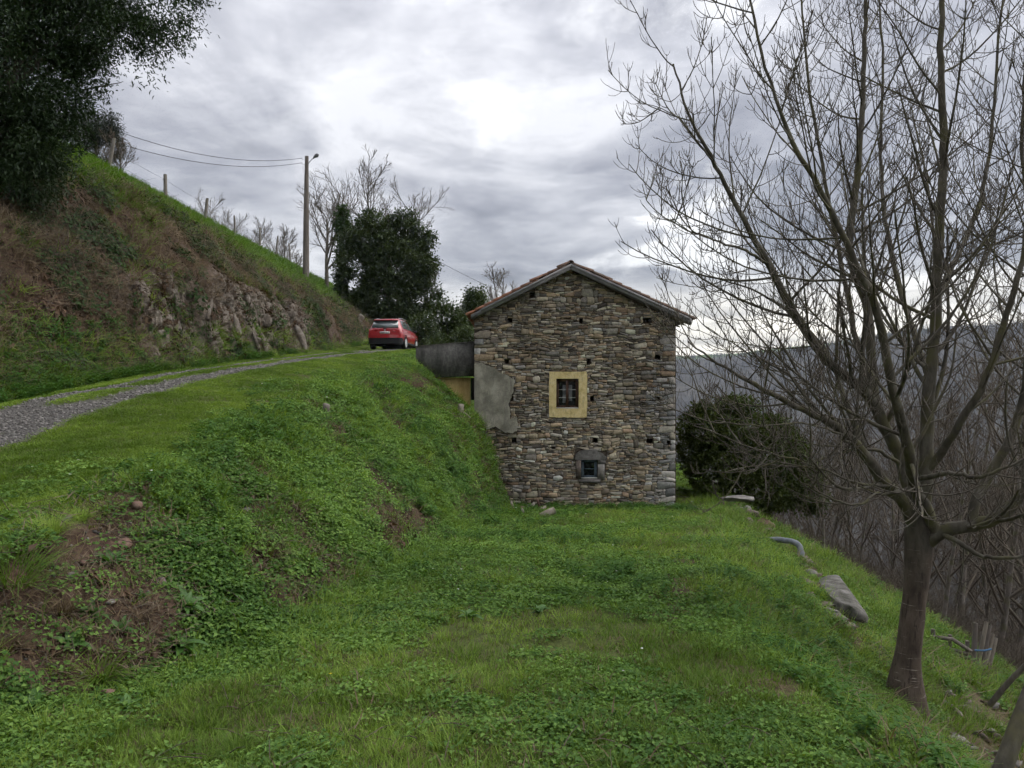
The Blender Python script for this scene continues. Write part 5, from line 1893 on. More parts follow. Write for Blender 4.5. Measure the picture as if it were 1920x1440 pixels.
# ------------------------------------------------------------------ car
def make_car(loc, rz):
    car = thing('parked_car', 'red compact SUV with black lower bumper parked on the grassy track', 'car', loc, (0, 0, rz))
    m, g = newmat('car_red')
    principled(g, (.36, .012, .02, 1), .32, None, .5, **{'Coat Weight': 1.0, 'Coat Roughness': .06})
    M['car_red'] = m
    m, g = newmat('car_glass')
    principled(g, (.13, .16, .165, 1), .05, None, .9, **{'Coat Weight': 1.0, 'Coat Roughness': .03})  # base colour paled to stand in for reflections in the panes
    M['car_glass'] = m
    M['blackplastic'] = nmat('blackplastic', [(.012, .012, .014), (.022, .022, .024)], 9, .6, .2)
    M['rubber'] = nmat('rubber', [(.012, .012, .012), (.02, .02, .02)], 9, .85)
    m, g = newmat('alloy')
    principled(g, (.62, .63, .65, 1), .3, None, .5, Metallic=.85)
    M['alloy'] = m
    m, g = newmat('lamp_red')
    principled(g, (.30, .008, .012, 1), .12, None, .6, **{'Coat Weight': 1.0})
    M['lamp_red'] = m
    M['plate'] = nmat('plate', [(.70, .70, .68), (.78, .78, .76)], 9, .5, .1)
    # stations from the rear bumper (y=0) forward: y, zbottom, w(sill), w(waist), w(belt), zbelt, wtop, ztop
    ST = np.array([
        (0.00, .50, .70, .78, .74, .98, .66, 1.02),
        (0.05, .40, .80, .88, .83, 1.0, .70, 1.10),
        (0.16, .32, .86, .915, .86, 1.02, .69, 1.28),
        (0.34, .30, .88, .92, .87, 1.03, .64, 1.52),
        (0.50, .28, .89, .92, .87, 1.03, .625, 1.575),
        (1.00, .25, .89, .92, .875, 1.02, .63, 1.605),
        (1.70, .24, .89, .92, .88, 1.01, .635, 1.61),
        (2.35, .24, .89, .92, .88, 1.00, .62, 1.57),
        (2.80, .24, .89, .92, .88, .99, .63, 1.36),
        (3.18, .25, .89, .92, .87, .98, .70, 1.10),
        (3.40, .27, .89, .915, .85, .97, .72, 1.03),
        (3.90, .28, .86, .89, .80, .90, .66, .94),
        (4.15, .32, .78, .82, .72, .80, .58, .83),
        (4.25, .42, .66, .70, .62, .66, .50, .68)])
    def ring(s_):
        y, zb, w0, w1, w2, zbl, wt, zt = s_
        half = [(0, zb), (w0 * .9, zb), (w0, zb + .12), (w1, .62 if zb < .45 else zb + .14), (w1 * .995, .80 if zbl > .85 else zbl - .06), (w2, zbl), (wt + .02, zt - .07), (wt - .06, zt - .012), (wt * .5, zt + .004), (0, zt + .008)]
        L_ = [(x, y, z) for x, z in half]
        return L_ + [(-x, y, z) for x, _, z in L_[-2:0:-1]]
    RG = np.array([ring(s_) for s_ in ST])
    nS, nR = RG.shape[:2]
    V = RG.reshape(-1, 3)
    i, j = np.meshgrid(np.arange(nS - 1), np.arange(nR), indexing='ij')
    Q = np.stack([i * nR + j, i * nR + (j + 1) % nR, (i + 1) * nR + (j + 1) % nR, (i + 1) * nR + j], -1).reshape(-1, 4)
    mb = MB().add(V, [Q[:, ::-1]]).add(RG[0], [list(range(nR))]).add(RG[-1], [list(range(nR))[::-1]])
    mb.obj('body', M['car_red'], car, True)
    # glazing lies 4 mm over the shell
    def surf(y, side, f):
        """point on the flank between belt (f=0) and roof edge (f=1)"""
        a = np.array([np.interp(y, ST[:, 0], ST[:, k]) for k in range(8)])
        x = a[4] + (a[6] + .02 - a[4]) * f
        z = a[5] + (a[7] - .07 - a[5]) * f
        return (side * (x + .006), y, z + .003)
    for sd_ in (-1, 1):
        for (y0, y1, y2, y3) in ((.42, 1.0, .52, .98), (1.06, 1.86, 1.04, 1.84), (1.94, 2.98, 1.92, 2.46)):
            n = 5
            Vw = [surf(y0 + (y1 - y0) * k / n, sd_, .08) for k in range(n + 1)] + [surf(y2 + (y3 - y2) * k / n, sd_, .95) for k in range(n + 1)]
            MB().add(Vw, [np.array([(k, k + 1, n + 2 + k, n + 1 + k) for k in range(n)])]).obj('side_window', M['car_glass'], car, True)
        # sills, arches, mirror, handles, rails
        MB().box(.885 * sd_, .925 * sd_, .95, 2.95, .24, .36).obj('sill_trim', M['blackplastic'], car)
        mr = MB().box(.90 * sd_, 1.06 * sd_, 2.78, 2.90, 1.0, 1.12)
        mr.obj('mirror', M['blackplastic'], car)
        for yh in (1.15, 2.1):
            MB().box(.905 * sd_, .93 * sd_, yh, yh + .16, .90, .925).obj('door_handle', M['car_red'], car)
        MB().tube([(.585 * sd_, .55, 1.595), (.60 * sd_, 1.3, 1.645), (.59 * sd_, 2.2, 1.615)], [.016] * 3, 5).obj('roof_rail', M['alloy'], car, True)
        for yw in (.78, 3.32):
            ar = MB()
            k = 18
            a = np.linspace(0, np.pi, k)
            for x0 in (.80,):
                pass
            Va = [(sd_ * xx, yw + rr * math.cos(t_), .33 + rr * math.sin(t_)) for xx, rr in ((.926, .36), (.926, .42)) for t_ in a]
            ar.add(Va, [np.array([(q, q + 1, k + q + 1, k + q) for q in range(k - 1)])])
            ar.obj('wheel_arch', M['blackplastic'], car)
            wh = bpy.data.objects.new('wheel', None)
            COL.objects.link(wh)
            wh.parent = car
            wh.location = (sd_ * .835, yw, .33)
            prof_ = [(.0, .2), (.095, .21), (.105, .26), (.10, .315), (.07, .33), (-.07, .33), (-.10, .315), (-.105, .22)]
            k = 26
            Vt = np.array([(sd_ * x_, r_ * math.cos(2 * math.pi * q / k), r_ * math.sin(2 * math.pi * q / k)) for x_, r_ in prof_ for q in range(k)])
            Ft = np.array([(p_ * k + q, p_ * k + (q + 1) % k, (p_ + 1) * k + (q + 1) % k, (p_ + 1) * k + q) for p_ in range(len(prof_) - 1) for q in range(k)])
            obj('tyre', Vt, [Ft], M['rubber'], wh, True)
            rm = MB()
            for q in range(10):
                t0 = 2 * math.pi * q / 10
                Vr = [(sd_ * .100, r_ * math.cos(t0 + d_), r_ * math.sin(t0 + d_)) for r_, d_ in ((.04, -.5), (.215, -.16), (.215, .16), (.04, .5))]
                Vr += [(sd_ * .075, b_, c_) for _, b_, c_ in Vr]
                rm.add(Vr, [(0, 1, 2, 3), (4, 5, 1, 0), (3, 2, 6, 7), (5, 6, 2, 1)])
            rm.tube([(sd_ * .10, 0, 0), (sd_ * .112, 0, 0)], [.05, .04], 10)
            Vr = [(sd_ * x_, r_ * math.cos(2 * math.pi * q / k), r_ * math.sin(2 * math.pi * q / k)) for x_, r_ in ((.104, .235), (.104, .205), (.08, .20)) for q in range(k)]
            rm.add(Vr, [np.array([(p_ * k + q, p_ * k + (q + 1) % k, (p_ + 1) * k + (q + 1) % k, (p_ + 1) * k + q) for p_ in range(2) for q in range(k)])])
            rm.obj('rim', M['alloy'], wh)
    # rear: window, spoiler, lamps, bumper, plate
    rw_ = [(-.70, .03, 1.085), (.70, .03, 1.085), (.63, .285, 1.462), (-.63, .285, 1.462)]
    def rshift(p_, d_=.03):
        return (p_[0], p_[1] - d_, p_[2] + d_ * .6)
    MB().add([rshift(q) for q in rw_] + rw_, [(0, 1, 2, 3), (0, 4, 5, 1), (2, 6, 7, 3), (1, 5, 6, 2), (0, 3, 7, 4)]).obj('rear_window', M['car_glass'], car)
    V = [(-.63, .10, 1.50), (.63, .10, 1.50), (.63, .52, 1.585), (-.63, .52, 1.585), (-.62, .13, 1.465), (.62, .13, 1.465), (.62, .45, 1.53), (-.62, .45, 1.53)]
    MB().add(V, [(0, 1, 2, 3), (0, 4, 5, 1), (1, 5, 6, 2), (0, 3, 7, 4)]).obj('spoiler', M['car_red'], car)
    MB().add([(-.64, .14, 1.468), (.64, .14, 1.468), (.645, .255, 1.40), (-.645, .255, 1.40)], [(0, 1, 2, 3)]).obj('spoiler_shade_strip', M['blackplastic'], car)  # black quad painting in the shade beneath the spoiler
    MB().box(-.09, .09, -.005, .06, 1.03, 1.075).obj('wiper_mount', M['blackplastic'], car)
    for sd_ in (-1, 1):
        V = [(sd_ * a, b, c_) for a, b, c_ in ((.36, -.018, .985), (.80, .03, .99), (.905, .22, .97), (.905, .22, .83), (.80, .02, .82), (.44, -.018, .90))]
        Vb = [(x_, y_ + .06, z_) for x_, y_, z_ in V]
        mb = MB().add(V + Vb, [(0, 1, 2, 3, 4, 5)]).add(V + Vb, [np.array([(q, (q + 1) % 6, 6 + (q + 1) % 6, 6 + q) for q in range(6)])])
        mb.obj('tail_lamp', M['lamp_red'], car)
    V = [(x_, y_, z_) for z_ in (.26, .56) for x_, y_ in ((-.90, .30), (-.88, .06), (-.6, -.035), (0, -.05), (.6, -.035), (.88, .06), (.90, .30))]
    mb = MB().add(V, [np.array([(q, q + 1, 8 + q, 7 + q) for q in range(6)])]).add(V, [[0, 1, 2, 3, 4, 5, 6], [7, 8, 9, 10, 11, 12, 13]])
    mb.obj('rear_bumper', M['blackplastic'], car)
    V = [(x_, y_, z_) for z_ in (.562, .72) for x_, y_ in ((-.915, .30), (-.895, .05), (-.6, -.055), (0, -.07), (.6, -.055), (.895, .05), (.915, .30))]
    mb = MB().add(V, [np.array([(q, q + 1, 8 + q, 7 + q) for q in range(6)])]).add(V, [[0, 1, 2, 3, 4, 5, 6], [7, 8, 9, 10, 11, 12, 13]])
    mb.obj('bumper_cover', M['car_red'], car)
    pl_ = MB().box(-.26, .26, -.034, -.012, .775, .885).obj('number_plate', M['plate'], car)
    # characters are not legible in the photograph: seven plain dark strokes stand where they are
    for q in range(7):
        x0 = -.215 + q * .060 + (.03 if q > 3 else 0)
        gb_ = MB().box(x0, x0 + .012, -.0375, -.0345, .795, .865).box(x0 + .026, x0 + .038, -.0375, -.0345, .795, .865)
        zq = (.855, .824, .795)[q % 3]
        gb_.box(x0 + .0125, x0 + .0255, -.0375, -.0345, zq, zq + .01)
        gb_.obj('character', M['blackplastic'], pl_)
    k = 14
    V = [(.045 * math.cos(2 * math.pi * q / k), -.022, .965 + .04 * math.sin(2 * math.pi * q / k)) for q in range(k)]
    em = MB().add(V + [(a, -.002, c_) for a, b, c_ in V], [list(range(k))])
    em.add(V + [(a, -.002, c_) for a, b, c_ in V], [np.array([(q, (q + 1) % k, k + (q + 1) % k, k + q) for q in range(k)])])
    em.obj('badge', M['alloy'], car)
    MB().box(-.80, .80, .35, 3.9, .2, .245).obj('underbody', M['blackplastic'], car)
    MB().add([(-.60, 3.2, 1.105), (.60, 3.2, 1.105), (.56, 2.42, 1.572), (-.56, 2.42, 1.572)], [(0, 1, 2, 3)]).obj('windscreen', M['car_glass'], car)
    return car


cy = 38.6
make_car((-6.57, cy, max(gz(-7.4, cy + .8), gz(-5.75, cy + .8)) + .0), R(-5))

# ------------------------------------------------------------------ utility pole, lamp and cables
px_, py_ = -14.3, 51.8
pz = gz(px_, py_)
ptop = (720 - 293) / F * py_
pole = thing('utility_pole', 'tall weathered wooden utility pole with a street lamp on the meadow', 'pole', (px_, py_, pz))
H = ptop - pz
MB().tube([(0, 0, -.5), (0.02, 0, H * .5), (.06, 0, H)], [.23, .19, .125], 12).obj('shaft', M['polewood'], pole, True)
arm = MB().tube([(.15, -.1, H - .62), (.3, -.14, H - .42), (.5, -.2, H - .25), (.62, -.24, H - .17)], [.025] * 4, 6)
ar = arm.obj('lamp_arm', M['metal'], pole, True)
V, Fq = tubes([(np.array([(.55, -.22, H - .24), (.66, -.25, H - .13), (.78, -.29, H - .06), (.90, -.33, H + .0), (.97, -.35, H + .01)]), np.array([.03, .08, .135, .125, .03]))], 12)
obj('lamp_head', V, [Fq], M['metal'], pole, True)
for dz in (.20, .52):
    MB().tube([(-.05, -.1, H - dz - .1), (-.22, -.13, H - dz - .07), (-.24, -.13, H - dz + .03)], [.012, .012, .03], 6).obj('insulator', M['metal'], pole)
MB().tube([(-.16, -.14, H - .7), (-.155, -.14, H - 1.2)], [.012, .012], 5).obj('conduit', M['metal'], pole)


def cable(a, b, sag, label, r=.016, n=40):
    a, b = np.array(a), np.array(b)
    t_ = np.linspace(0, 1, n)[:, None]
    p = a + (b - a) * t_
    p[:, 2] -= (4 * t_ * (1 - t_))[:, 0] * sag
    V, Fq = tubes([(p - a, np.full(n, r))], 5)
    o = obj('power_cable', V, [Fq], M['cable'], None, True)
    o.location = a
    return tag(o, label, 'cable')


pt = np.array((px_, py_, pz))
cable(pt + [-.24, -.13, H - .17], (-24, 27, 14.2), 2.1, 'upper power cable running from the pole top to the dark trees')
cable(pt + [-.24, -.13, H - .49], (-24, 27, 13.2), 2.0, 'lower power cable running from the pole to the dark trees')
cable(pt + [.1, -.1, H - 2.0], (3.0, 72, (720 - 582) / F * 72), .55, 'single cable running from the pole down behind the house roof')

# ------------------------------------------------------------------ fence posts along the ridge
def fence_post(px, X, h, lean, label, r0=.06, group=None):
    for py in range(230, 620, 2):                     # the post stands on the skyline of the meadow
        p_, n_ = bvh.ray_cast(Vector((0, 0, 0)), Vector(P(px, py, 1.)).normalized())[:2]
        if p_ is not None and p_.y < 110:
            break
    X, Y, z = p_.x, p_.y, p_.z
    h *= max(1., Y / 42)
    t_ = thing('fence_post', label, 'post', (X, Y, z), (R(lean[0]), R(lean[1]), 0), group)
    r = random.Random(px)
    MB().tube([(0, 0, -.4), (0, 0, h * .5), (r.uniform(-.02, .02), 0, h)], [r0 * 1.1, r0, r0 * .92], 8).obj('shaft', M['postwood'], t_)
    for q in (.4, .8):
        MB().box(-r0 - .03, -r0 * .6, -.02, .02, h * q, h * q + .03).obj('wire_staple', M['metal'], t_)
    return (X, Y, z)


fp = []
fp.append(fence_post(203, -18.9, 1.35, (0, 11), 'leaning pale fence post in front of the rounded dark tree', .075))
fp.append(fence_post(311, -18.9, 1.25, (0, -2), 'thick upright fence post on the steep grass edge', .085))
fp.append(fence_post(384, -18.9, 1.25, (0, 6), 'dark tilted fence post on the meadow ridge', .085))
for px, ln_ in ((440, 0), (487, 0), (517, 5), (545, -4)):
    fp.append(fence_post(px, -18.9, 1.25, (0, ln_), 'slim distant fence post on the meadow ridge', .06, 'slim fence posts along the meadow ridge'))
for q in (.5, 1.0):
    ls = []
    for a, b in zip(fp[:-1], fp[1:]):
        t_ = np.linspace(0, 1, 8)[:, None]
        p = np.array(a) * (1 - t_) + np.array(b) * t_ + [0, 0, q]
        p[:, 2] -= (4 * t_ * (1 - t_))[:, 0] * .06
        ls.append((p, np.full(8, .006)))
    V, Fq = tubes(ls, 4)
    o = obj('fence_wire', V - np.array(fp[0]), [Fq], M['cable'])
    o.location = fp[0]
    tag(o, ('lower' if q == .5 else 'upper') + ' rusty wire strung along the ridge fence posts', 'wire')

# ------------------------------------------------------------------ stones, slabs and debris
def rock_mesh(seed, sx, sy, sz, sub=2, rough=.22, flat=.6):
    import bmesh
    bm = bmesh.new()
    bmesh.ops.create_icosphere(bm, subdivisions=sub, radius=1)
    V = np.array([v.co[:] for v in bm.verts])
    Fs = np.array([[v.index for v in f.verts] for f in bm.faces])
    bm.free()
    r = np.random.default_rng(seed)
    for _ in range(9):                       # planar cleavage
        n = unit(r.normal(0, 1, 3))
        d = r.uniform(.34, .74)
        q = V @ n
        V = V - np.outer(np.maximum(q - d, 0), n)
    V *= 1 + (fbm(V * 1.7 + seed, 3, seed) - .5)[:, None] * rough * 2
    return V * [sx, sy, sz], Fs


def rock_thing(name, px, py, w, h, dep, mat, label, seed, sink=.25, rz=0., tilt=(0, 0), group=None, cat='stone', off=0.):
    p, nrm = hit(px, py)
    s_ = p.y / F
    sx, sz, sy = w * s_ / 2, h * s_ / 2, dep / 2
    V, Fs = rock_mesh(seed, sx * 1.25, sy * 1.25, sz * 1.3, 3 if w > 30 else 2)
    o = obj(name, V, [Fs], M[mat], None, w > 30)
    o.location = Vector(p) + Vector((0, off, sz * (1 - sink * 2)))
    o.rotation_euler = (R(tilt[0]), R(tilt[1]), R(rz))
    return tag(o, label, cat, group)


for a, b, w, h, d_, mt, lb, sd_ in BST:
    rock_thing('stone', a, b, w, h, d_, mt, lb, sd_, .3)
for k, (a, b, w, h) in enumerate(((208, 1310, 46, 22), (170, 1318, 24, 16), (158, 1290, 18, 14), (135, 1332, 22, 14), (382, 1262, 16, 9))):
    rock_thing('broken_tile', a, b, w, h, .06, 'stonered', ('largest reddish broken tile at the foot of the bank', 'reddish tile piece leaning on the largest one', 'small orange tile piece above the others', 'small reddish tile piece lying apart in the leaves', 'orange crumb of tile below the bare earth')[k], 40 + k, .3, cat='tile')
# row of stones along the lawn edge
for a, b, w, h, d_, mt, lb, sd_ in RST:
    rock_thing('edge_stone', a, b, w, h, d_, mt, lb, sd_, .25)
rq = np.random.default_rng(44)
for k in range(22):
    f = rq.uniform(0, 1)
    a = np.interp(f, [0, .15, .3, .5, .7, 1], [1345, 1400, 1440, 1500, 1530, 1585]) + rq.uniform(-14, 14)
    b = np.interp(f, [0, .15, .3, .5, .7, 1], [918, 966, 1002, 1050, 1108, 1172]) + rq.uniform(-8, 12)
    rock_thing('edge_stone', a, b, rq.uniform(12, 30), rq.uniform(7, 15), rq.uniform(.15, .4), ['stonegrey', 'stonebrown', 'stonepurple'][k % 3], 'small broken stone in the row along the lawn edge', 400 + k, .3, rq.uniform(0, 180), group='small stones along the lawn edge')
# the great slab
pa_, pb2 = np.array(P(1556, 1078, 12.6)), np.array(P(1592, 1140, 10.4))
V, Fs = rock_mesh(917, 1, 1, 1, 4, .10)
V[:, 2] = np.minimum(V[:, 2], .42 + .05 * (fbm(V * 3, 3, 9) - .5))
V = np.sign(V) * np.abs(V) ** .75
V += (fbm(V * 4, 4, 11) - .5)[:, None] * unit(V) * .10
cp = (pa_ + pb2) / 2
ax = unit(pb2 - pa_)
sdv = unit(np.array([ax[1], -ax[0], 0.]))
upv = np.cross(sdv, ax)
if upv[2] < 0:
    upv = -upv
V = np.outer(V[:, 0] * .30 * (1 + .25 * V[:, 1]), sdv) + np.outer(V[:, 1] * np.linalg.norm(pb2 - pa_) * .56, ax) + np.outer(V[:, 2] * .24 - .12, upv)
M['mossstone'] = nmat('mossstone', [(.035, .038, .024), (.075, .072, .06), (.14, .133, .122), (.21, .20, .19)], 4, .9, .8, .03)
o = obj('stone_slab', V, [Fs], M['mossstone'])
o.location = cp
tag(o, 'long grey stone slab with a broken edge beside the lawn', 'stone')
# drain pipe elbow
q0 = np.array(P(1436, 1012, 17.4))
pp_ = polyline([q0, P(1462, 1012, 17.0), P(1490, 1016, 16.6), P(1501, 1024, 16.5), P(1502, 1044, 16.4)], 22)
pipe = thing('drain_pipe', 'grey plastic drain pipe bending down over the stone row', 'pipe', tuple(q0))
V, Fq = tubes([(pp_ - q0, np.full(22, .062) + .005 * (np.arange(22) % 2))], 12)
M['pvc'] = nmat('pvc', [(.10, .115, .13), (.21, .23, .25)], 9, .7, .3)
obj('tube', V, [Fq], M['pvc'], pipe, True)
V, Fq = tubes([(pp_[-3:] - q0, np.array([.075, .078, .076]))], 12)
obj('collar', V, [Fq], M['pvc'], pipe, True)
# flat rubble stones on the slope at the foot of the tree
rr_ = np.random.default_rng(33)
for k in range(34):
    a = rr_.uniform(1770, 1905)
    b = 1250 + (a - 1770) * .45 + rr_.uniform(0, 170)
    if b > 1436:
        continue
    rock_thing('rubble_stone', a, b, rr_.uniform(14, 34), rr_.uniform(6, 11), .18, ['stonegrey', 'stonepurple', 'stonepale'][k % 3],
               'flat slaty rubble stone scattered on the slope below the tree', 200 + k, .3, rr_.uniform(0, 180), (rr_.uniform(-20, 20), rr_.uniform(10, 35)), 'rubble stones on the slope below the tree')
# planks and tiles dumped against the house wall
DB = [((943, 918), (960, 945), .05, 'wood', 'grey plank leaning on the bank at the house corner'), ((963, 920), (962, 945), .03, 'wood', 'thin pale stick beside the leaning plank'),
      ((1014, 970), (1040, 957), .11, 'wood', 'short sawn log lying at the foot of the house wall'), ((1008, 936), (1012, 952), .08, 'stonered', 'reddish board standing against the house wall'),
      ((994, 958), (1002, 942), .09, 'postwood', 'whitish board in the debris heap'), ((985, 968), (978, 954), .07, 'postwood', 'pale splinter board at the edge of the debris heap'),
      ((1000, 962), (1024, 950), .09, 'wood', 'brown board lying across the debris heap'), ((966, 962), (958, 940), .06, 'wood', 'dark plank on edge beside the bank')]
for k, ((a, b), (c_, d_), wd, mt, lb) in enumerate(DB):
    Yd = min(23.6, hit((a if b > d_ else c_), max(b, d_))[0].y) - .02 * (k % 4)
    p0, p1 = np.array(P(a, b, Yd)), np.array(P(c_, d_, Yd + .10))
    low_ = p0 if p0[2] < p1[2] else p1
    ax = unit(p1 - p0)
    Lb = np.linalg.norm(p1 - p0)
    up_ = unit(np.cross(ax, [0, 1., .1]))
    dp = np.cross(ax, up_)
    Mx = Matrix(((ax[0], dp[0], up_[0], 0), (ax[1], dp[1], up_[1], 0), (ax[2], dp[2], up_[2], 0), (0, 0, 0, 1)))
    nm_ = 'log' if 'log' in lb else ('stick' if 'stick' in lb else 'plank')
    if nm_ == 'log':
        mb = MB().tube([(0, 0, 0), (Lb * .5, 0, .004), (Lb, 0, 0)], [wd, wd * .97, wd * .92], 10)
    else:
        mb = MB().box(0, Lb, -.02, .02, -wd / 2, wd / 2 * .8)
    o = mb.obj(nm_, M[mt])
    o.matrix_world = Matrix.Translation(p0) @ Mx
    tag(o, lb, nm_)
for k in range(9):
    a, b = rr_.uniform(965, 1030), rr_.uniform(944, 966)
    rock_thing('rubble_stone', a, b, rr_.uniform(9, 20), rr_.uniform(7, 12), .2, ['stonered', 'stonebrown', 'stonegrey'][k % 3], 'broken stone in the debris heap at the house corner', 260 + k, .2, rr_.uniform(0, 180), group='broken stones at the house corner')


def stump(px, py, w, h, label, seed, mat='wood'):
    p, nrm = hit(px, py)
    s_ = p.y / F
    r = np.random.default_rng(seed)
    t_ = thing('tree_stump', label, 'stump', tuple(p))
    pts = polyline([(0, 0, -.15), (.02, 0, h * s_ * .5), (.05, -.02, h * s_)], 7)
    V, Fq = tubes([(pts, np.linspace(w * s_ * .62, w * s_ * .42, 7))], 12)
    cen = np.repeat(pts, 12, 0)
    V = cen + (V - cen) * (1 + .8 * (fbm(V * 14, 3, seed) - .5)[:, None])
    obj('bole', V, [Fq, np.array([list(range(72, 84))])], M[mat], t_)
    for k in range(4):
        a = r.uniform(0, 6.28)
        rd = w * s_ * r.uniform(1.0, 2.2)
        ln_ = polyline([(0, 0, .04), (math.cos(a) * rd * .5, math.sin(a) * rd * .3 - .1, .05), (math.cos(a) * rd, math.sin(a) * rd * .4 - .15, -.12)], 6)
        V, Fq = tubes([(ln_, np.linspace(.03, .012, 6))], 6)
        obj('root', V, [Fq], M[mat], t_, True)


stump(608, 776, 14, 18, 'small dark tree stump in the upper bank', 5, 'polewood')
stump(862, 776, 12, 18, 'pale uprooted stump with bare roots below the bridge', 6, 'wood')

# rocks standing out of the cut face, part of the ground
rk = np.random.default_rng(71)
RK = []
for k in range(30):
    a = rk.choice([rk.uniform(285, 480), rk.uniform(480, 580), rk.uniform(560, 680)], p=[.45, .35, .2])
    base_ = np.interp(a, [285, 400, 500, 600, 690], [668, 676, 664, 652, 640])
    topb = np.interp(a, [285, 400, 480, 580, 690], [560, 540, 560, 580, 600])
    b = rk.uniform(topb, base_ - 4)
    RK.append((a, b))
for k, (a, b) in enumerate(RK):
    p, nrm = hit(a, b)
    if not (-11.5 < p.x < -8.4):
        continue
    V, Fs = rock_mesh(300 + k, rk.uniform(.10, .24), rk.uniform(.15, .45), rk.uniform(.25, .6), 2, .16)
    o = obj('rock', V, [Fs], M['cutrock'], ground)
    o.location = Vector(p) - Vector(nrm) * .10
    o.rotation_euler = (rk.normal(0, .15), rk.normal(.25, .15), rk.uniform(0, 3))
# long pale leaning slabs at the foot of the cut
for a0, b0, a1, b1, w in ((478, 610, 500, 662, .16), (470, 622, 486, 664, .12), (436, 590, 448, 655, .22), (552, 610, 572, 655, .25), (395, 560, 386, 592, .1)):
    p, n0 = hit(a0, b0)
    q, n1_ = hit(a1, b1)
    p, q = np.array(p), np.array(q)
    ls = polyline([p + [.08, -.05, 0], (p + q) / 2 + [.10, -.06, 0], q + [.05, -.05, -.1]], 7)
    V, Fq = tubes([(ls, np.array([.2, .7, .9, 1, 1, .9, .6]) * w)], 7)
    cen = np.repeat(ls, 7, 0)
    V = cen + (V - cen) * [.55, 1, 1] * (1 + .5 * (fbm(V * 3, 3, 5) - .5)[:, None])
    obj('rock', V, [Fq], M['cutrock'], ground)

# ------------------------------------------------------------------ individual plants on the near bank
lf_V, lf_F = [], []
def long_leaf(n=6, L=1., Wd=.16):
    V = []
    for k in range(n + 1):
        t_ = k / n
        w = Wd * math.sin(math.pi * min(1, .12 + t_ * .88)) ** .8 * (1 if t_ < 1 else 0)
        z = .75 * t_ - .85 * t_ * t_
        V += [(t_ * L, -w / 2, z * L * .6 + abs(w) * .25), (t_ * L, 0, z * L * .6), (t_ * L, w / 2, z * L * .6 + abs(w) * .25)]
    Fs = []
    for k in range(n):
        for j in range(2):
            a = k * 3 + j
            Fs.append((a, a + 1, a + 4, a + 3))
    return np.array(V), np.array(Fs)


LV, LF = long_leaf()
leaf_me = build_mesh('leaf', LV, LF, [M['rosette']], {'col': np.full(len(LV), .5)}, True)
LV2, LF2 = long_leaf(6, 1., .32)
leaf_me2 = build_mesh('leaf', LV2, LF2, [M['rosette']], {'col': np.full(len(LV2), .6)}, True)
for k, (a, b, w, ty, lb) in enumerate(PLN):
    p, nrm = hit(a, b)
    r = random.Random(500 + k)
    t_ = thing('leafy_plant', lb, 'plant', tuple(p))
    t_.rotation_euler = (Vector(nrm) * .5 + Vector((0, 0, .5))).to_track_quat('Z', 'Y').to_euler()
    L_ = w * p.y / F * .95
    for q in range(15 if ty else 20):
        o = link('leaf', leaf_me2 if ty else leaf_me, t_)
        o.rotation_euler = (r.uniform(-.2, .2), r.uniform(-.75, .1), r.uniform(0, 6.28))
        s_ = L_ * r.uniform(.6, 1.15)
        o.scale = (s_, s_, s_)
for k, (a, b, w, mt, lb) in enumerate(TUS):
    p, nrm = hit(a, b)
    r = np.random.default_rng(600 + k)
    s_ = w * p.y / F
    V, Fs, _, at_ = tuft(r, 240, s_ * .32, s_ * .5, s_ * 1.05, .004, M[mt], .9, 1.3)
    o = obj('grass_tussock', V, Fs, M[mt], None, False, at_)
    o.location = p
    o.rotation_euler = (Vector(nrm) * .45 + Vector((0, 0, .55))).to_track_quat('Z', 'Y').to_euler()
    tag(o, lb, 'tussock')

# ------------------------------------------------------------------ lower slope: stakes, hurdle, leaning stems
hp, _ = hit(1828, 1252)
print('stakes at', hp)
stk = thing('stake_bundle', 'bundle of leaning wooden stakes tied with blue twine', 'stakes', tuple(P(1838, 1240, hp.y)))
sY = hp.y
b0 = np.array(P(1838, 1240, sY))
M['twine'] = nmat('twine', [(.05, .12, .22), (.08, .16, .28)], 9)
for k, (a0, b_, a1, c_, w) in enumerate(((1823, 1248, 1829, 1168, .05), (1830, 1248, 1850, 1165, .04), (1836, 1250, 1856, 1172, .045), (1842, 1250, 1862, 1188, .04), (1834, 1248, 1843, 1185, .05), (1850, 1252, 1868, 1196, .035))):
    p0, p1 = np.array(P(a0, b_ + 12, sY + .04 * k)) - b0, np.array(P(a1, c_, sY + .04 * k + .1)) - b0
    MB().tube([p0, (p0 + p1) / 2 + [.01, 0, 0], p1], [w * .9, w * .85, w * .75], 7).obj('stake', M['polewood' if k % 2 == 0 else 'wood'], stk, True)
q0 = np.array(P(1836, 1216, sY + .05)) - b0
MB().tube([q0 + [-.12, -.08, 0], q0 + [.0, -.12, .01], q0 + [.14, -.08, .02]], [.014] * 3, 6).obj('twine', M['twine'], stk)
hb0 = np.array(hit(1745, 1200)[0])
hur = thing('pole_hurdle', 'low dark hurdle of stacked poles running down to the stakes', 'fence', tuple(hb0))
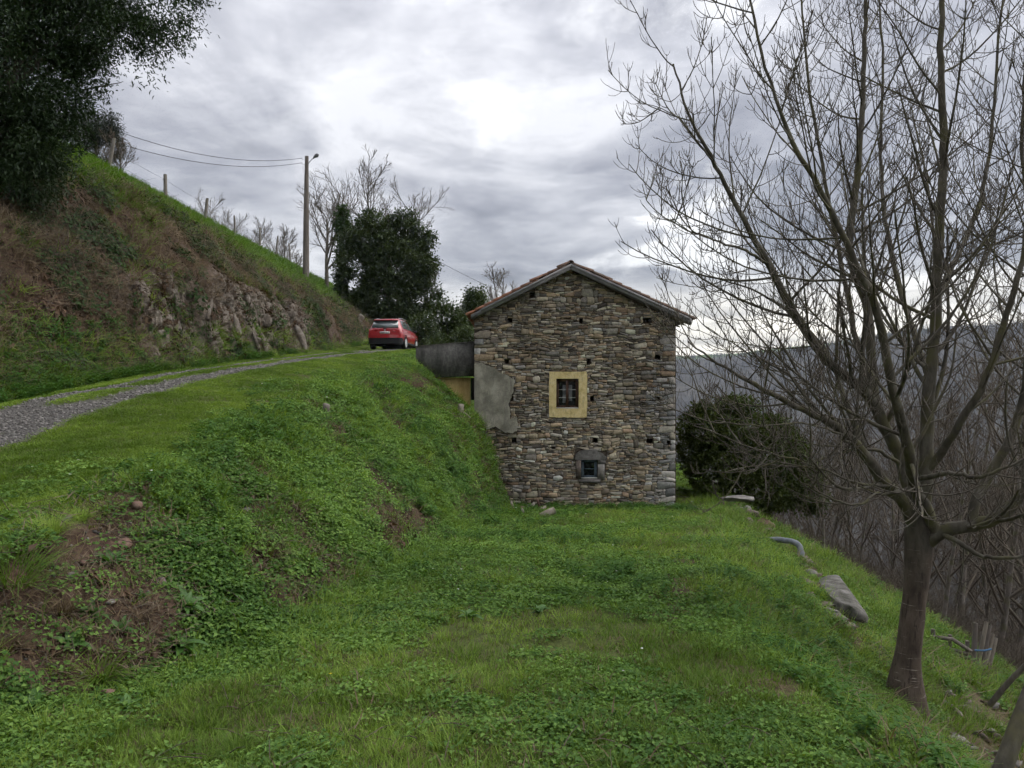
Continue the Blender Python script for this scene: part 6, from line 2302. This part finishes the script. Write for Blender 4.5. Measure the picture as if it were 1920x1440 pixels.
for k in range(6):
    p0, p1 = np.array(P(1742, 1193 + k * 7, sY + .4)) - hb0, np.array(P(1822, 1222 + k * 7, sY + .02 * k)) - hb0
    mid = (p0 + p1) / 2 + rr_.normal(0, .03, 3)
    MB().tube([p0, mid, p1], [.03, .034, .03], 6).obj('rail', M['polewood'], hur, True)
for f in (.1, .5, .9):
    p0 = (np.array(P(1742, 1186, sY + .45)) * (1 - f) + np.array(P(1822, 1214, sY + .05)) * f) - hb0
    MB().tube([p0 + [0, 0, .08], p0 - [0, 0, .55]], [.03, .035], 6).obj('post', M['polewood'], hur, True)
for k, (pts, r0, lb) in enumerate((
        ([(1870, 1470, 4.6), (1895, 1400, 4.6), (1930, 1300, 4.7), (1990, 1150, 4.9), (2040, 1000, 5.0)], .055, 'mossy leaning stem in front of the rubble'),
        ([(1856, 1322, 8.3), (1880, 1290, 8.2), (1925, 1245, 8.1), (1990, 1180, 8.0), (2080, 1080, 8.0)], .032, 'bare brown stem leaning out over the rubble'))):
    ln_ = polyline([P(*q) for q in pts], 14)
    b0_ = ln_[0].copy()
    ln_ -= b0_
    t_ = thing('leaning_sapling', lb, 'tree', tuple(b0_))
    rad = np.linspace(r0, r0 * .5, 14)
    V, Fq = tubes([(ln_, rad)], 9)
    obj('trunk', V, [Fq], M['ashlimb'], t_, True)
    l1 = []
    kids(rr_, (ln_, rad), 7, .8, .3, .7, .06, 6, .4, .5, Lref=2.5, out=l1, rmin=.006)
    V, Fq = tubes(l1, 4)
    obj('branches', V, [Fq], M['ashtwig'], t_)['kind'] = 'stuff'

# ------------------------------------------------------------------ damp air over the valley
hz = MB().box(-1500, 1500, -70, 1500, -330, 128).obj('haze', None)
m = bpy.data.materials.new('haze')
m.use_nodes = True
g = NT(m.node_tree)
pv = g.n('ShaderNodeVolumePrincipled', {'Color': (.70, .80, .97, 1), 'Density': .00018, 'Anisotropy': .0})
g.n('ShaderNodeOutputMaterial', {'Volume': pv.outputs[0]})
hz.data.materials.append(m)
kind(hz, 'stuff', 'thin bluish haze in the valley air')
